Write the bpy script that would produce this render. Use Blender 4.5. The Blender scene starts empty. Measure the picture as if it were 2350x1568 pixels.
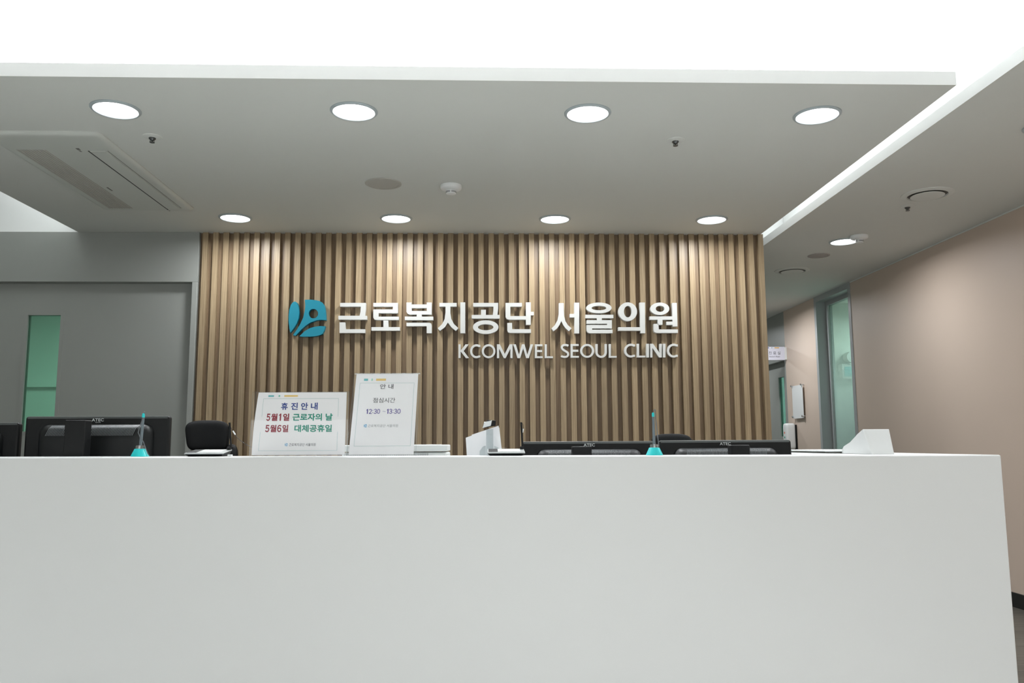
import bpy, bmesh, math, random
from mathutils import Vector, Matrix
random.seed(7)
PI = math.pi
S = bpy.context.scene
COL = S.collection

# ------------------------------------------------------------------ camera
F_PX, YAW, PITCH, ROLL, CAM_Z = 1886.1, .0331, .1244, -.0051, 1.0364
cam_data = bpy.data.cameras.new('camera')
cam_data.sensor_fit = 'HORIZONTAL'
cam_data.sensor_width = 36.0
cam_data.lens = F_PX / 2350 * 36.0
cam_data.clip_start = .05
cam = bpy.data.objects.new('camera', cam_data)
COL.objects.link(cam)
fw = Vector((math.sin(YAW)*math.cos(PITCH), math.cos(YAW)*math.cos(PITCH), math.sin(PITCH)))
r0 = Vector((math.cos(YAW), -math.sin(YAW), 0)); u0 = r0.cross(fw)
cr, sr = math.cos(ROLL), math.sin(ROLL)
rt = r0*cr + u0*sr; up = -r0*sr + u0*cr
m3 = Matrix((rt, up, -fw)).transposed()
cam.matrix_world = Matrix.Translation((0, 0, CAM_Z)) @ m3.to_4x4()
S.camera = cam

# ------------------------------------------------------------------ world, exposure
S.view_settings.view_transform = 'Standard'
S.view_settings.look = 'None'
S.view_settings.exposure = 0.0
S.view_settings.gamma = 1.0
S.view_settings.use_curve_mapping = False
wd = bpy.data.worlds.new('world'); S.world = wd; wd.use_nodes = True
wd.node_tree.nodes['Background'].inputs[0].default_value = (.8, .9, 1, 1)
wd.node_tree.nodes['Background'].inputs[1].default_value = .02

CEIL = 2.4994
REC = 2.92            # raised ceiling of the light well
COVE_E = 13.0          # watts per metre of LED strip
DOWN_E = 11.5          # watts of one downlight
ROOM_E = 22.0
FRONT_FILL_E = 68.0       # watts of the added frontal fill behind the camera
COOL = (.945, .97, 1.0)

def area(name, loc, sx, sy, watts, rot=(0, 0, 0), color=COOL, shape='RECTANGLE', spread=PI):
    l = bpy.data.lights.new(name, 'AREA'); l.shape = shape; l.size = sx; l.size_y = sy
    l.energy = watts; l.color = color; l.spread = spread
    o = bpy.data.objects.new(name, l); COL.objects.link(o)
    o.location = loc; o.rotation_euler = rot
    return o

# LED strips lying in the cove troughs, shining up into the light wells
area('cove_light_front', (-.42, 3.25, 2.53), 4.3, .05, COVE_E*4.3*.62, (PI, 0, 0))
area('cove_light_right', (2.19, 1.0, 2.53), .06, 10.0, COVE_E*10*.12, (PI, 0, 0))
area('cove_light_soffit_right', (1.84, 4.45, 2.53), .05, 2.2, COVE_E*2.2*.11, (PI, 0, 0))
area('cove_light_left', (-2.69, 4.45, 2.53), .05, 2.2, COVE_E*2.2*.35, (PI, 0, 0))
# ceiling panels of the waiting area, behind the camera
for x, y in ((-2.6, -1.6), (.3, -1.6), (-2.6, .6), (.3, .6)):
    area('waiting_area_light', (x, y, REC-.03), .9, .9, ROOM_E, spread=math.radians(95))
area('front_fill_light', (-.6, -4.15, 1.25), 6.4, 2.1, FRONT_FILL_E, (PI/2, 0, 0), COOL)  # unseen fill light, added to brighten the counter front
# lights of the rooms behind the glazed doors
area('side_room_light', (-3.3, 6.7, 2.4), .8, .8, 36)
area('treatment_room_light', (4.6, 7.8, 2.4), .9, .9, 40)
area('consulting_room_light', (4.6, 9.6, 2.4), .6, .6, 30)

# ------------------------------------------------------------------ materials
def lin(c):
    return tuple((v/12.92 if v <= .04045 else ((v+.055)/1.055)**2.4) for v in (x/255 for x in c)) + (1,)

def mat(name, rgb, rough=.5, metal=0., noise=0., nscale=40., bump=0., bscale=300., spec=.5, coat=0.):
    m = bpy.data.materials.new(name); m.use_nodes = True
    nt = m.node_tree; b = nt.nodes['Principled BSDF']
    b.inputs['Base Color'].default_value = lin(rgb)
    b.inputs['Roughness'].default_value = rough
    b.inputs['Metallic'].default_value = metal
    b.inputs['Specular IOR Level'].default_value = spec
    b.inputs['Coat Weight'].default_value = coat
    tc = nt.nodes.new('ShaderNodeTexCoord')
    if noise:
        n = nt.nodes.new('ShaderNodeTexNoise'); n.inputs['Scale'].default_value = nscale; n.inputs['Detail'].default_value = 4
        nt.links.new(tc.outputs['Object'], n.inputs['Vector'])
        mx = nt.nodes.new('ShaderNodeMix'); mx.data_type = 'RGBA'
        c = lin(rgb)
        mx.inputs[6].default_value = tuple(v*(1-noise) for v in c[:3])+(1,)
        mx.inputs[7].default_value = tuple(min(1, v*(1+noise)) for v in c[:3])+(1,)
        nt.links.new(n.outputs['Fac'], mx.inputs[0]); nt.links.new(mx.outputs[2], b.inputs['Base Color'])
    if bump:
        n = nt.nodes.new('ShaderNodeTexNoise'); n.inputs['Scale'].default_value = bscale
        nt.links.new(tc.outputs['Object'], n.inputs['Vector'])
        bp = nt.nodes.new('ShaderNodeBump'); bp.inputs['Strength'].default_value = bump; bp.inputs['Distance'].default_value = .002
        nt.links.new(n.outputs['Fac'], bp.inputs['Height']); nt.links.new(bp.outputs['Normal'], b.inputs['Normal'])
    return m

def emit(name, rgb, strength):
    m = bpy.data.materials.new(name); m.use_nodes = True; nt = m.node_tree
    nt.nodes.remove(nt.nodes['Principled BSDF'])
    e = nt.nodes.new('ShaderNodeEmission'); e.inputs[0].default_value = lin(rgb); e.inputs[1].default_value = strength
    nt.links.new(e.outputs[0], nt.nodes['Material Output'].inputs[0])
    return m

def clear(name, tint, gloss=.07, rough=.02, frost=None, frost_rgb=(200, 215, 210)):
    """Sheet of clear glass or acrylic; frost = (z0, z1): frosted film fading out between the two heights."""
    m = bpy.data.materials.new(name); m.use_nodes = True; nt = m.node_tree
    nt.nodes.remove(nt.nodes['Principled BSDF'])
    t = nt.nodes.new('ShaderNodeBsdfTransparent'); t.inputs[0].default_value = lin(tint)
    g = nt.nodes.new('ShaderNodeBsdfGlossy'); g.inputs['Roughness'].default_value = rough
    base = t
    if frost:
        tr = nt.nodes.new('ShaderNodeBsdfTranslucent'); tr.inputs[0].default_value = lin(frost_rgb)
        df = nt.nodes.new('ShaderNodeBsdfDiffuse'); df.inputs[0].default_value = lin(frost_rgb)
        fm = nt.nodes.new('ShaderNodeMixShader'); fm.inputs[0].default_value = .5
        nt.links.new(tr.outputs[0], fm.inputs[1]); nt.links.new(df.outputs[0], fm.inputs[2])
        tc = nt.nodes.new('ShaderNodeTexCoord'); sp = nt.nodes.new('ShaderNodeSeparateXYZ')
        nt.links.new(tc.outputs['Object'], sp.inputs[0])
        mr = nt.nodes.new('ShaderNodeMapRange'); mr.inputs[1].default_value = frost[0]; mr.inputs[2].default_value = frost[1]
        mr.inputs[3].default_value = .85; mr.inputs[4].default_value = .12
        nt.links.new(sp.outputs['Z'], mr.inputs[0])
        ms = nt.nodes.new('ShaderNodeMixShader'); nt.links.new(mr.outputs[0], ms.inputs[0])
        nt.links.new(t.outputs[0], ms.inputs[1]); nt.links.new(fm.outputs[0], ms.inputs[2]); base = ms
    mix = nt.nodes.new('ShaderNodeMixShader'); mix.inputs[0].default_value = gloss
    nt.links.new(base.outputs[0], mix.inputs[1]); nt.links.new(g.outputs[0], mix.inputs[2])
    nt.links.new(mix.outputs[0], nt.nodes['Material Output'].inputs[0])
    return m

def oak(name, light, dark):
    m = bpy.data.materials.new(name); m.use_nodes = True; nt = m.node_tree; b = nt.nodes['Principled BSDF']
    L = nt.links.new
    tc = nt.nodes.new('ShaderNodeTexCoord'); geo = nt.nodes.new('ShaderNodeNewGeometry')
    off = nt.nodes.new('ShaderNodeVectorMath'); off.operation = 'ADD'
    sc = nt.nodes.new('ShaderNodeMath'); sc.operation = 'MULTIPLY'; sc.inputs[1].default_value = 40
    L(geo.outputs['Random Per Island'], sc.inputs[0])
    cmb = nt.nodes.new('ShaderNodeCombineXYZ'); L(sc.outputs[0], cmb.inputs['Z']); L(sc.outputs[0], cmb.inputs['Y'])
    L(tc.outputs['Object'], off.inputs[0]); L(cmb.outputs[0], off.inputs[1])
    mp = nt.nodes.new('ShaderNodeMapping'); mp.inputs['Scale'].default_value = (22, 22, 1.5); L(off.outputs[0], mp.inputs[0])
    wv = nt.nodes.new('ShaderNodeTexWave'); wv.wave_type = 'BANDS'; wv.bands_direction = 'X'
    wv.inputs['Scale'].default_value = .9; wv.inputs['Distortion'].default_value = 9; wv.inputs['Detail'].default_value = 3
    wv.inputs['Detail Scale'].default_value = 1.6; L(mp.outputs[0], wv.inputs[0])
    mp2 = nt.nodes.new('ShaderNodeMapping'); mp2.inputs['Scale'].default_value = (300, 300, 5); L(off.outputs[0], mp2.inputs[0])
    fn = nt.nodes.new('ShaderNodeTexNoise'); fn.inputs['Scale'].default_value = 1; fn.inputs['Detail'].default_value = 5; L(mp2.outputs[0], fn.inputs[0])
    mx = nt.nodes.new('ShaderNodeMix'); mx.data_type = 'FLOAT'; mx.inputs[0].default_value = .82
    L(wv.outputs['Fac'], mx.inputs[2]); L(fn.outputs['Fac'], mx.inputs[3])
    ramp = nt.nodes.new('ShaderNodeValToRGB'); ramp.color_ramp.elements[0].color = lin(dark); ramp.color_ramp.elements[0].position = .2
    ramp.color_ramp.elements[1].color = lin(light); ramp.color_ramp.elements[1].position = .75
    L(mx.outputs[0], ramp.inputs[0])
    hsv = nt.nodes.new('ShaderNodeHueSaturation'); mr = nt.nodes.new('ShaderNodeMapRange')
    mr.inputs[3].default_value = .86; mr.inputs[4].default_value = 1.12
    L(geo.outputs['Random Per Island'], mr.inputs[0]); L(mr.outputs[0], hsv.inputs['Value']); L(ramp.outputs[0], hsv.inputs['Color'])
    L(hsv.outputs[0], b.inputs['Base Color'])
    b.inputs['Roughness'].default_value = .42; b.inputs['Specular IOR Level'].default_value = .4
    bp = nt.nodes.new('ShaderNodeBump'); bp.inputs['Strength'].default_value = .15; bp.inputs['Distance'].default_value = .001
    L(fn.outputs['Fac'], bp.inputs['Height']); L(bp.outputs['Normal'], b.inputs['Normal'])
    return m

def quartz(name, rgb):
    m = mat(name, rgb, .3, spec=.45); nt = m.node_tree; b = nt.nodes['Principled BSDF']; L = nt.links.new
    tc = nt.nodes.new('ShaderNodeTexCoord')
    v = nt.nodes.new('ShaderNodeTexVoronoi'); v.inputs['Scale'].default_value = 150; L(tc.outputs['Object'], v.inputs['Vector'])
    mr = nt.nodes.new('ShaderNodeMapRange'); mr.inputs[1].default_value = .06; mr.inputs[2].default_value = .16
    mr.inputs[3].default_value = 1; mr.inputs[4].default_value = 0
    L(v.outputs['Distance'], mr.inputs[0])
    rn = nt.nodes.new('ShaderNodeMath'); rn.operation = 'MULTIPLY'; sx = nt.nodes.new('ShaderNodeSeparateXYZ')
    L(v.outputs['Color'], sx.inputs[0]); L(sx.outputs[0], rn.inputs[0]); L(mr.outputs[0], rn.inputs[1])
    mx = nt.nodes.new('ShaderNodeMix'); mx.data_type = 'RGBA'; c = lin(rgb)
    mx.inputs[6].default_value = c; mx.inputs[7].default_value = tuple(min(.95, q*1.09) for q in c[:3])+(1,)
    L(rn.outputs[0], mx.inputs[0]); L(mx.outputs[2], b.inputs['Base Color'])
    return m

def vinyl(name):
    m = mat(name, (62, 60, 56), .38); nt = m.node_tree; b = nt.nodes['Principled BSDF']; L = nt.links.new
    tc = nt.nodes.new('ShaderNodeTexCoord'); mp = nt.nodes.new('ShaderNodeMapping'); mp.inputs['Scale'].default_value = (3, 60, 1)
    L(tc.outputs['Object'], mp.inputs[0]); n = nt.nodes.new('ShaderNodeTexNoise'); n.inputs['Scale'].default_value = 1; n.inputs['Detail'].default_value = 6
    L(mp.outputs[0], n.inputs[0]); r = nt.nodes.new('ShaderNodeValToRGB')
    r.color_ramp.elements[0].color = lin((58, 56, 52)); r.color_ramp.elements[0].position = .3
    r.color_ramp.elements[1].color = lin((112, 108, 99)); r.color_ramp.elements[1].position = .75
    L(n.outputs['Fac'], r.inputs[0]); L(r.outputs[0], b.inputs['Base Color'])
    return m

M = dict(
    ceiling=mat('ceiling_paint', (216, 218, 213), .85, noise=.01, nscale=3, bump=.02, bscale=200),
    white_paint=mat('white_paint', (238, 240, 238), .8, noise=.01, nscale=3),
    lip_paint=mat('lip_paint', (240, 241, 240), .7, noise=.01, nscale=3),
    pink=mat('pink_wall_panel', (205, 187, 172), .5, noise=.02, nscale=2, bump=.03, bscale=120),
    grey=mat('grey_film', (150, 153, 148), .42, noise=.02, nscale=2, bump=.02, bscale=150),
    greyframe=mat('grey_frame', (162, 166, 166), .35, noise=.02),
    white_room=mat('room_wall', (225, 228, 224), .8, noise=.02, nscale=2),
    oak=oak('oak_slats', (173, 153, 123), (136, 117, 89)),
    oak_shaded=oak('oak_backing_shaded', (146, 124, 98), (116, 96, 73)),  # same oak as the slats, darkened to paint in the groove shade
    quartz=quartz('white_quartz', (228, 230, 230)),
    vinyl=vinyl('dark_vinyl_floor'),
    bounce_floor=mat('pale_bounce_floor', (196, 195, 190), .35, noise=.03, nscale=3),
    black_base=mat('black_baseboard', (30, 31, 30), .4, noise=.05),
    sign_white=mat('sign_white', (212, 213, 209), .45, noise=.01, nscale=8),
    sign_teal=mat('sign_teal', (10, 128, 150), .45, noise=.03, nscale=8),
    paper=mat('paper', (250, 251, 254), .6, noise=.01, nscale=20),
    acrylic=clear('clear_acrylic', (255, 255, 255), .025),
    acrylic_edge=clear('acrylic_edge', (246, 249, 250), .16),
    green_glass=clear('green_glass', (176, 212, 196), .05, .03),
    teal_glass=clear('frosted_glass', (214, 232, 224), .06, .05, (1.15, 2.0), (178, 196, 190)),
    teal_clear=clear('teal_glass', (188, 224, 214), .06),
    black=mat('black_plastic', (8, 10, 11), .5, spec=.3, noise=.04, bump=.05, bscale=900),
    black_soft=mat('dark_grey_plastic', (14, 17, 18), .45, spec=.35, noise=.04, bump=.05, bscale=900),
    gap=mat('vent_gap', (12, 13, 13), .6, noise=.05),
    fin=mat('vent_fin', (92, 98, 100), .35, noise=.03),
    logo=mat('logo_silver', (205, 210, 210), .35, noise=.02),
    leather=mat('black_leather', (5, 6, 7), .6, spec=.2, noise=.08, bump=.15, bscale=500),
    chrome=mat('chrome', (200, 204, 206), .18, 1., noise=.02),
    dark_chrome=mat('dull_metal', (110, 112, 112), .35, 1., noise=.03),
    silver=mat('silver_plastic', (176, 180, 180), .3, noise=.02),
    screen=mat('pad_screen', (232, 236, 236), .25, noise=.01),
    teal=mat('teal_plastic', (38, 205, 208), .32, noise=.02),
    pengrey=mat('pen_grey', (104, 116, 122), .35, noise=.03),
    smoke_clear=clear('clear_collar', (250, 251, 251), .16),
    edge_highlight=mat('bezel_highlight', (66, 70, 69), .45, noise=.03),
    cord=mat('grey_cord', (112, 118, 122), .4, noise=.05),
    blackcord=mat('black_cord', (22, 22, 24), .45, noise=.05),
    white_plastic=mat('white_plastic', (232, 234, 233), .4, noise=.01),
    box_white=mat('box_white', (212, 214, 213), .6, noise=.02, nscale=60),
    device=mat('offwhite_device', (226, 230, 228), .45, noise=.01),
    vent_grey=mat('vent_shadow', (96, 94, 88), .6, noise=.05),
    speaker=mat('speaker_mesh', (184, 182, 175), .7, noise=.12, nscale=900),
    speakerR=mat('speaker_mesh_dark', (170, 164, 160), .7, noise=.12, nscale=900),
    ac=mat('ac_plastic', (206, 209, 203), .5, noise=.01),
    acgrille=mat('ac_grille', (188, 186, 180), .6, noise=.03),
    trimring=mat('downlight_trim', (172, 182, 185), .35, noise=.01),
    lamp=emit('lamp_diffuser', (255, 255, 255), 6.0),
    blue=mat('ink_blue', (44, 72, 150), .6, noise=.03), red=mat('ink_red', (150, 40, 58), .6, noise=.03),
    green=mat('ink_green', (28, 150, 128), .6, noise=.03), ink=mat('ink_black', (52, 50, 60), .6, noise=.03),
    grey_ink=mat('ink_grey', (150, 155, 160), .6, noise=.03), purple=mat('ink_purple', (86, 72, 158), .6, noise=.03),
    dash_teal=mat('dash_teal', (110, 190, 196), .6, noise=.02), dash_green=mat('dash_green', (146, 214, 196), .6, noise=.02),
    dash_yellow=mat('dash_yellow', (240, 208, 130), .6, noise=.02), line=mat('line_green', (176, 206, 204), .6, noise=.02),
    sky=mat('emblem_blue', (92, 172, 214), .6, noise=.02), orange=mat('orange_mark', (226, 120, 84), .5, noise=.02),
    dash_gold=mat('dash_gold', (236, 176, 40), .6, noise=.02),
    flag=mat('flag_sign_white', (226, 226, 240), .4, noise=.01),
)

# ------------------------------------------------------------------ mesh helpers
class B:
    def __init__(s): s.bm = bmesh.new(); s.mi = 0
    def face(s, pts):
        try:
            f = s.bm.faces.new([s.bm.verts.new(p) for p in pts]); f.material_index = s.mi
        except ValueError: pass
    def hexa(s, p):
        v = [s.bm.verts.new(q) for q in p]
        for ids in ((3, 2, 1, 0), (4, 5, 6, 7), (0, 1, 5, 4), (1, 2, 6, 5), (2, 3, 7, 6), (3, 0, 4, 7)):
            f = s.bm.faces.new([v[i] for i in ids]); f.material_index = s.mi
        return s
    def box(s, x0, y0, z0, x1, y1, z1):
        return s.hexa([(x0, y0, z0), (x1, y0, z0), (x1, y1, z0), (x0, y1, z0), (x0, y0, z1), (x1, y0, z1), (x1, y1, z1), (x0, y1, z1)])
    def cbox(s, cx, cy, z0, w, d, h): return s.box(cx-w/2, cy-d/2, z0, cx+w/2, cy+d/2, z0+h)
    def prism(s, pts, vec):
        """pts: closed 3-D outline, extruded along vec."""
        a = [s.bm.verts.new(p) for p in pts]; b = [s.bm.verts.new(Vector(p)+Vector(vec)) for p in pts]
        n = len(pts); fs = [s.bm.faces.new(a[::-1]), s.bm.faces.new(b)]
        for i in range(n): fs.append(s.bm.faces.new([a[i], a[(i+1) % n], b[(i+1) % n], b[i]]))
        for f in fs: f.material_index = s.mi
        return s
    def lathe(s, prof, c=(0, 0, 0), n=32, axis='Z'):
        rings = []
        for r, z in prof:
            ring = []
            for i in range(n):
                a = 2*PI*i/n; p = (r*math.cos(a), r*math.sin(a), z)
                if axis == 'Y': p = (p[0], p[2], p[1])
                if axis == 'X': p = (p[2], p[0], p[1])
                ring.append(s.bm.verts.new((p[0]+c[0], p[1]+c[1], p[2]+c[2])))
            rings.append(ring)
        for a, b in zip(rings, rings[1:]):
            for i in range(n):
                f = s.bm.faces.new([a[i], a[(i+1) % n], b[(i+1) % n], b[i]]); f.material_index = s.mi
        for ring in (rings[0], rings[-1]):
            f = s.bm.faces.new(ring); f.material_index = s.mi
        return s
    def tube(s, path, r, n=8):
        P = [Vector(p) for p in path]; rings = []; a = None
        for i, p in enumerate(P):
            t = (P[min(i+1, len(P)-1)]-P[max(i-1, 0)]).normalized()
            if a is None:
                a = t.cross(Vector((0, 0, 1)))
                if a.length < .3: a = t.cross(Vector((0, 1, 0)))
            a = a-t*a.dot(t); a.normalize(); b = t.cross(a)
            rr = r[i] if isinstance(r, (list, tuple)) else r
            rings.append([s.bm.verts.new(p+a*rr*math.cos(2*PI*k/n)+b*rr*math.sin(2*PI*k/n)) for k in range(n)])
        for a, b in zip(rings, rings[1:]):
            for i in range(n):
                f = s.bm.faces.new([a[i], a[(i+1) % n], b[(i+1) % n], b[i]]); f.material_index = s.mi
        s.bm.faces.new(rings[0]).material_index = s.mi; s.bm.faces.new(rings[-1]).material_index = s.mi
        return s
    def pillow(s, a, b, c, e1=.35, e2=.35, cen=(0, 0, 0), nu=36, nv=20, bend=0., fn=None):
        def sp(v, e): return math.copysign(abs(v)**e, v)
        rows = []
        for j in range(nv+1):
            ph = -PI/2+PI*j/nv; row = []
            for i in range(nu):
                th = 2*PI*i/nu
                x = a*sp(math.cos(ph), e1)*sp(math.cos(th), e2); y = b*sp(math.cos(ph), e1)*sp(math.sin(th), e2); z = c*sp(math.sin(ph), e1)
                if fn: x, y, z = fn(x, y, z)
                row.append(s.bm.verts.new((x+cen[0], y+bend*x*x+cen[1], z+cen[2])))
            rows.append(row)
        for p, q in zip(rows, rows[1:]):
            for i in range(nu):
                s.bm.faces.new([p[i], p[(i+1) % nu], q[(i+1) % nu], q[i]]).material_index = s.mi
        bmesh.ops.remove_doubles(s.bm, verts=s.bm.verts, dist=1e-6)
        return s
    def mesh(s, me, fn):
        vs = [s.bm.verts.new(fn(*v.co)) for v in me.vertices]
        for p in me.polygons:
            try: s.bm.faces.new([vs[i] for i in p.vertices]).material_index = s.mi
            except ValueError: pass
        return s
    def build(s, name, mats, parent=None, smooth=False, bevel=0., seg=2):
        bmesh.ops.recalc_face_normals(s.bm, faces=s.bm.faces)
        me = bpy.data.meshes.new(name); s.bm.to_mesh(me); s.bm.free()
        for m in (mats if isinstance(mats, (list, tuple)) else [mats]): me.materials.append(m)
        o = bpy.data.objects.new(name, me); COL.objects.link(o)
        if parent: o.parent = parent
        if smooth:
            me.shade_smooth(); me.set_sharp_from_angle(angle=math.radians(40))
        if bevel:
            md = o.modifiers.new('bevel', 'BEVEL'); md.width = bevel; md.segments = seg; md.limit_method = 'ANGLE'; md.angle_limit = math.radians(40)
            me.shade_smooth(); me.set_sharp_from_angle(angle=math.radians(60))
            md.harden_normals = False
        return o

def tag(o, label, cat, group=None):
    o['label'] = label; o['category'] = cat
    if group: o['group'] = group
    return o
def thing(name, label, cat, loc=(0, 0, 0), rz=0., group=None):
    o = bpy.data.objects.new(name, None); COL.objects.link(o); o.empty_display_size = .1
    o.location = loc; o.rotation_euler = (0, 0, rz)
    return tag(o, label, cat, group)
def struct(o): o['kind'] = 'structure'; return o
def dup(root, loc, rz, label):
    c = root.copy(); COL.objects.link(c); c.location = loc; c.rotation_euler = (0, 0, rz); c['label'] = label
    for ch in list(root.children):
        d = ch.copy(); COL.objects.link(d); d.parent = c
        for g in list(ch.children):
            e = g.copy(); COL.objects.link(e); e.parent = d
    return c

def curve_mesh(polys, depth):
    """polys: outline followed by its holes, 2-D; filled and extruded to depth (centred)."""
    cu = bpy.data.curves.new('outline', 'CURVE'); cu.dimensions = '2D'; cu.fill_mode = 'BOTH'; cu.extrude = depth/2
    for p in polys:
        sp = cu.splines.new('POLY'); sp.points.add(len(p)-1); sp.use_cyclic_u = True
        for q, (x, y) in zip(sp.points, p): q.co = (x, y, 0, 1)
    return _conv(cu)
def _conv(cu):
    o = bpy.data.objects.new('outline', cu); COL.objects.link(o)
    dg = bpy.context.evaluated_depsgraph_get(); dg.update()
    me = bpy.data.meshes.new_from_object(o.evaluated_get(dg))
    bpy.data.objects.remove(o); bpy.data.curves.remove(cu)
    return me
def text_mesh(body, bold=0.):
    """Flat lettering scaled to a unit box (0..1 in x and y)."""
    cu = bpy.data.curves.new('lettering', 'FONT'); cu.body = body; cu.offset = bold; cu.resolution_u = 4
    me = _conv(cu)
    xs = [v.co.x for v in me.vertices]; ys = [v.co.y for v in me.vertices]
    x0, x1, y0, y1 = min(xs), max(xs), min(ys), max(ys)
    for v in me.vertices: v.co.x = (v.co.x-x0)/(x1-x0); v.co.y = (v.co.y-y0)/(y1-y0)
    return me

# ------------------------------------------------------------------ the setting
YW, YB = 5.6015, 5.6335        # slat faces, backing of the slatted wall
XR = 3.347                  # right-hand corridor wall
fl = B(); fl.box(2.0, -4.2, -.05, 6, 12, 0); fl.box(-6, 2.62, -.05, 2.0, 12, 0)
struct(fl.build('floor', M['vinyl']))
struct(B().box(-6, -4.2, -.05, 1.9995, 2.6195, 0).build('floor_lobby', M['bounce_floor']))  # unseen floor, made pale to bounce light up onto the soffit

# slatted oak wall
w = B(); w.mi = 1; w.box(-1.9665, YB, 0, 1.956, YB+.03, CEIL+.03)
w.mi = 0
for i in range(56):
    x = -1.9441+i*.070336
    w.box(x, YW, 0, x+.0368, YB-.0002, CEIL)
struct(w.build('wall_back', [M['oak'], M['oak_shaded']]))
# core behind the slats, running back along the corridor
k = B(); k.box(-1.95, YB+.0302, 0, 1.953, 11.6, CEIL); k.mi = 1; k.box(-1.95, YB+.0302, CEIL+.0001, 1.953, 11.6, REC)
struct(k.build('wall_core', [M['grey'], M['white_paint']]))

# grey wall with the recessed sliding door
g = B()
g.box(-6, YW, 2.151, -1.9670, YW+.12, CEIL)
g.box(-2.004, YW, 0, -1.9670, YW+.12, 2.151)
g.box(-6, YW, 0, -4.2, YW+.12, 2.151)
struct(g.build('wall_left_grey', M['grey'], bevel=.002))
struct(B().box(-6, YW+.002, CEIL, -2.6, YW+.12, REC+.05).build('wall_recess', M['white_paint']))
d = B(); yd = YW+.075
for b in ((-4.2, 0, -3.133, 2.2), (-2.907, 0, -1.97, 2.2), (-3.133, 1.935, -2.907, 2.2), (-3.133, 0, -2.907, 1.135)):
    d.box(b[0], yd, b[1], b[2], yd+.04, b[3])
door = struct(d.build('door_1', M['grey']))
fr = B()
for b in ((-3.153, 1.12, -3.130, 1.95), (-2.910, 1.12, -2.887, 1.95), (-3.130, 1.932, -2.910, 1.95), (-3.130, 1.12, -2.910, 1.138)):
    fr.box(b[0], yd-.004, b[1], b[2], yd+.0395, b[3])
fr.build('window_frame', M['grey'], door)
B().box(-3.130, yd+.012, 1.138, -2.910, yd+.018, 1.932).build('window_pane', M['green_glass'], door)
# the room behind that door
r = B(); r.box(-4.6, 8.0, 0, -1.98, 8.05, 2.6); r.box(-4.65, YW+.13, 0, -4.6, 8.0, 2.6); r.box(-2.02, YW+.13, 0, -1.98, 8.0, 2.6)
r.box(-4.65, YW+.13, 2.5, -1.98, 8.05, 2.55)
struct(r.build('wall_side_room', M['white_room']))
struct(B().box(-4.6, 7.95, 1.60, -2.03, 8.0, 1.63).build('trim_1', M['white_room']))

# floating soffit over the counter: plate, lips, and the box body above
c = B()
c.box(-2.794, 3.1746, CEIL, 1.947, YW+.0335, CEIL+.016)
c.mi = 1
c.box(-2.794, 3.1746, CEIL+.016, 1.947, 3.1895, 2.557)
c.box(1.932, 3.1895, CEIL+.016, 1.947, YW+.0335, 2.557)
c.box(-2.794, 3.1895, CEIL+.016, -2.779, YW+.0005, 2.557)
c.face([(-2.794, 3.1744, CEIL), (1.947, 3.1744, CEIL), (1.947, 3.1744, CEIL+.0161), (-2.794, 3.1744, CEIL+.0161)])
struct(c.build('ceiling_soffit', [M['ceiling'], M['lip_paint']]))
struct(B().box(-2.6, 3.315, CEIL+.0165, 1.752, YW+.033, REC+.02).build('ceiling_box', M['white_paint']))
# ceiling over the corridor on the right, with its lip along the light slot
c = B()
c.box(2.0815, -4.2, CEIL, XR+.3, 11.6, CEIL+.016)
c.box(1.9535, 6.1, CEIL, 2.0815, 11.6, CEIL+.016)
c.mi = 1; c.box(2.0815, -4.2, CEIL+.016, 2.096, 6.1, 2.557)
c.face([(2.0813, -4.2, CEIL), (2.0813, 6.1, CEIL), (2.0813, 6.1, CEIL+.0161), (2.0813, -4.2, CEIL+.0161)])
struct(c.build('ceiling_right', [M['ceiling'], M['lip_paint']]))
c = B(); c.box(2.30, -4.2, CEIL+.0165, 2.36, 6.1, REC+.02); c.box(1.9535, 6.11, CEIL+.0165, 2.36, 6.2, REC+.02)
struct(c.build('wall_light_slot', M['white_paint']))
struct(B().box(-6, -4.2, REC, 2.36, 6.2, REC+.05).build('ceiling', M['white_paint']))

# pink corridor wall, glazed door set in it, grey consulting-room door further back
struct(B().box(XR, -4.2, 0, XR+.12, 7.313, CEIL).build('wall_right', M['pink']))
struct(B().box(XR, 8.143, 0, XR+.12, 9.01, CEIL).build('wall_right_far', M['pink']))
struct(B().box(XR-.004, -4.2, CEIL-.010, XR-.0001, 7.31, CEIL-.0005).build('trim_2', M['ceiling']))
wn = B()
wn.box(XR-.006, 7.3135, 0, XR+.14, 7.362, CEIL); wn.box(XR-.006, 8.094, 0, XR+.14, 8.1425, CEIL); wn.box(XR-.006, 7.362, CEIL-.055, XR+.14, 8.094, CEIL)
win = struct(wn.build('window_1', M['greyframe']))
wn = B(); wn.box(XR+.09, 7.362, 0, XR+.14, 7.402, CEIL-.055); wn.box(XR+.09, 8.044, 0, XR+.14, 8.094, CEIL-.055); wn.box(XR+.09, 7.402, CEIL-.095, XR+.14, 8.044, CEIL-.055)
wn.build('inner_frame', M['greyframe'], win)
B().box(XR+.11, 7.402, .0, XR+.118, 8.044, CEIL-.095).build('window_pane', M['teal_glass'], win)
g = B(); g.box(XR, 9.0105, 1.955, XR+.12, 11.6, CEIL); g.box(XR, 9.0105, 0, XR+.12, 9.047, 1.955); g.box(XR, 10.0, 0, XR+.12, 11.6, 1.955)
struct(g.build('wall_right_grey', M['grey']))
d = B(); xd = XR+.075
for b in ((9.047, 0, 9.285, 1.97), (9.470, 0, 10.0, 1.97), (9.285, 1.79, 9.470, 1.97), (9.285, 0, 9.470, 1.11)):
    d.box(xd, b[0], b[1], xd+.04, b[2], b[3])
door = struct(d.build('door_2', M['grey']))
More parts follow.
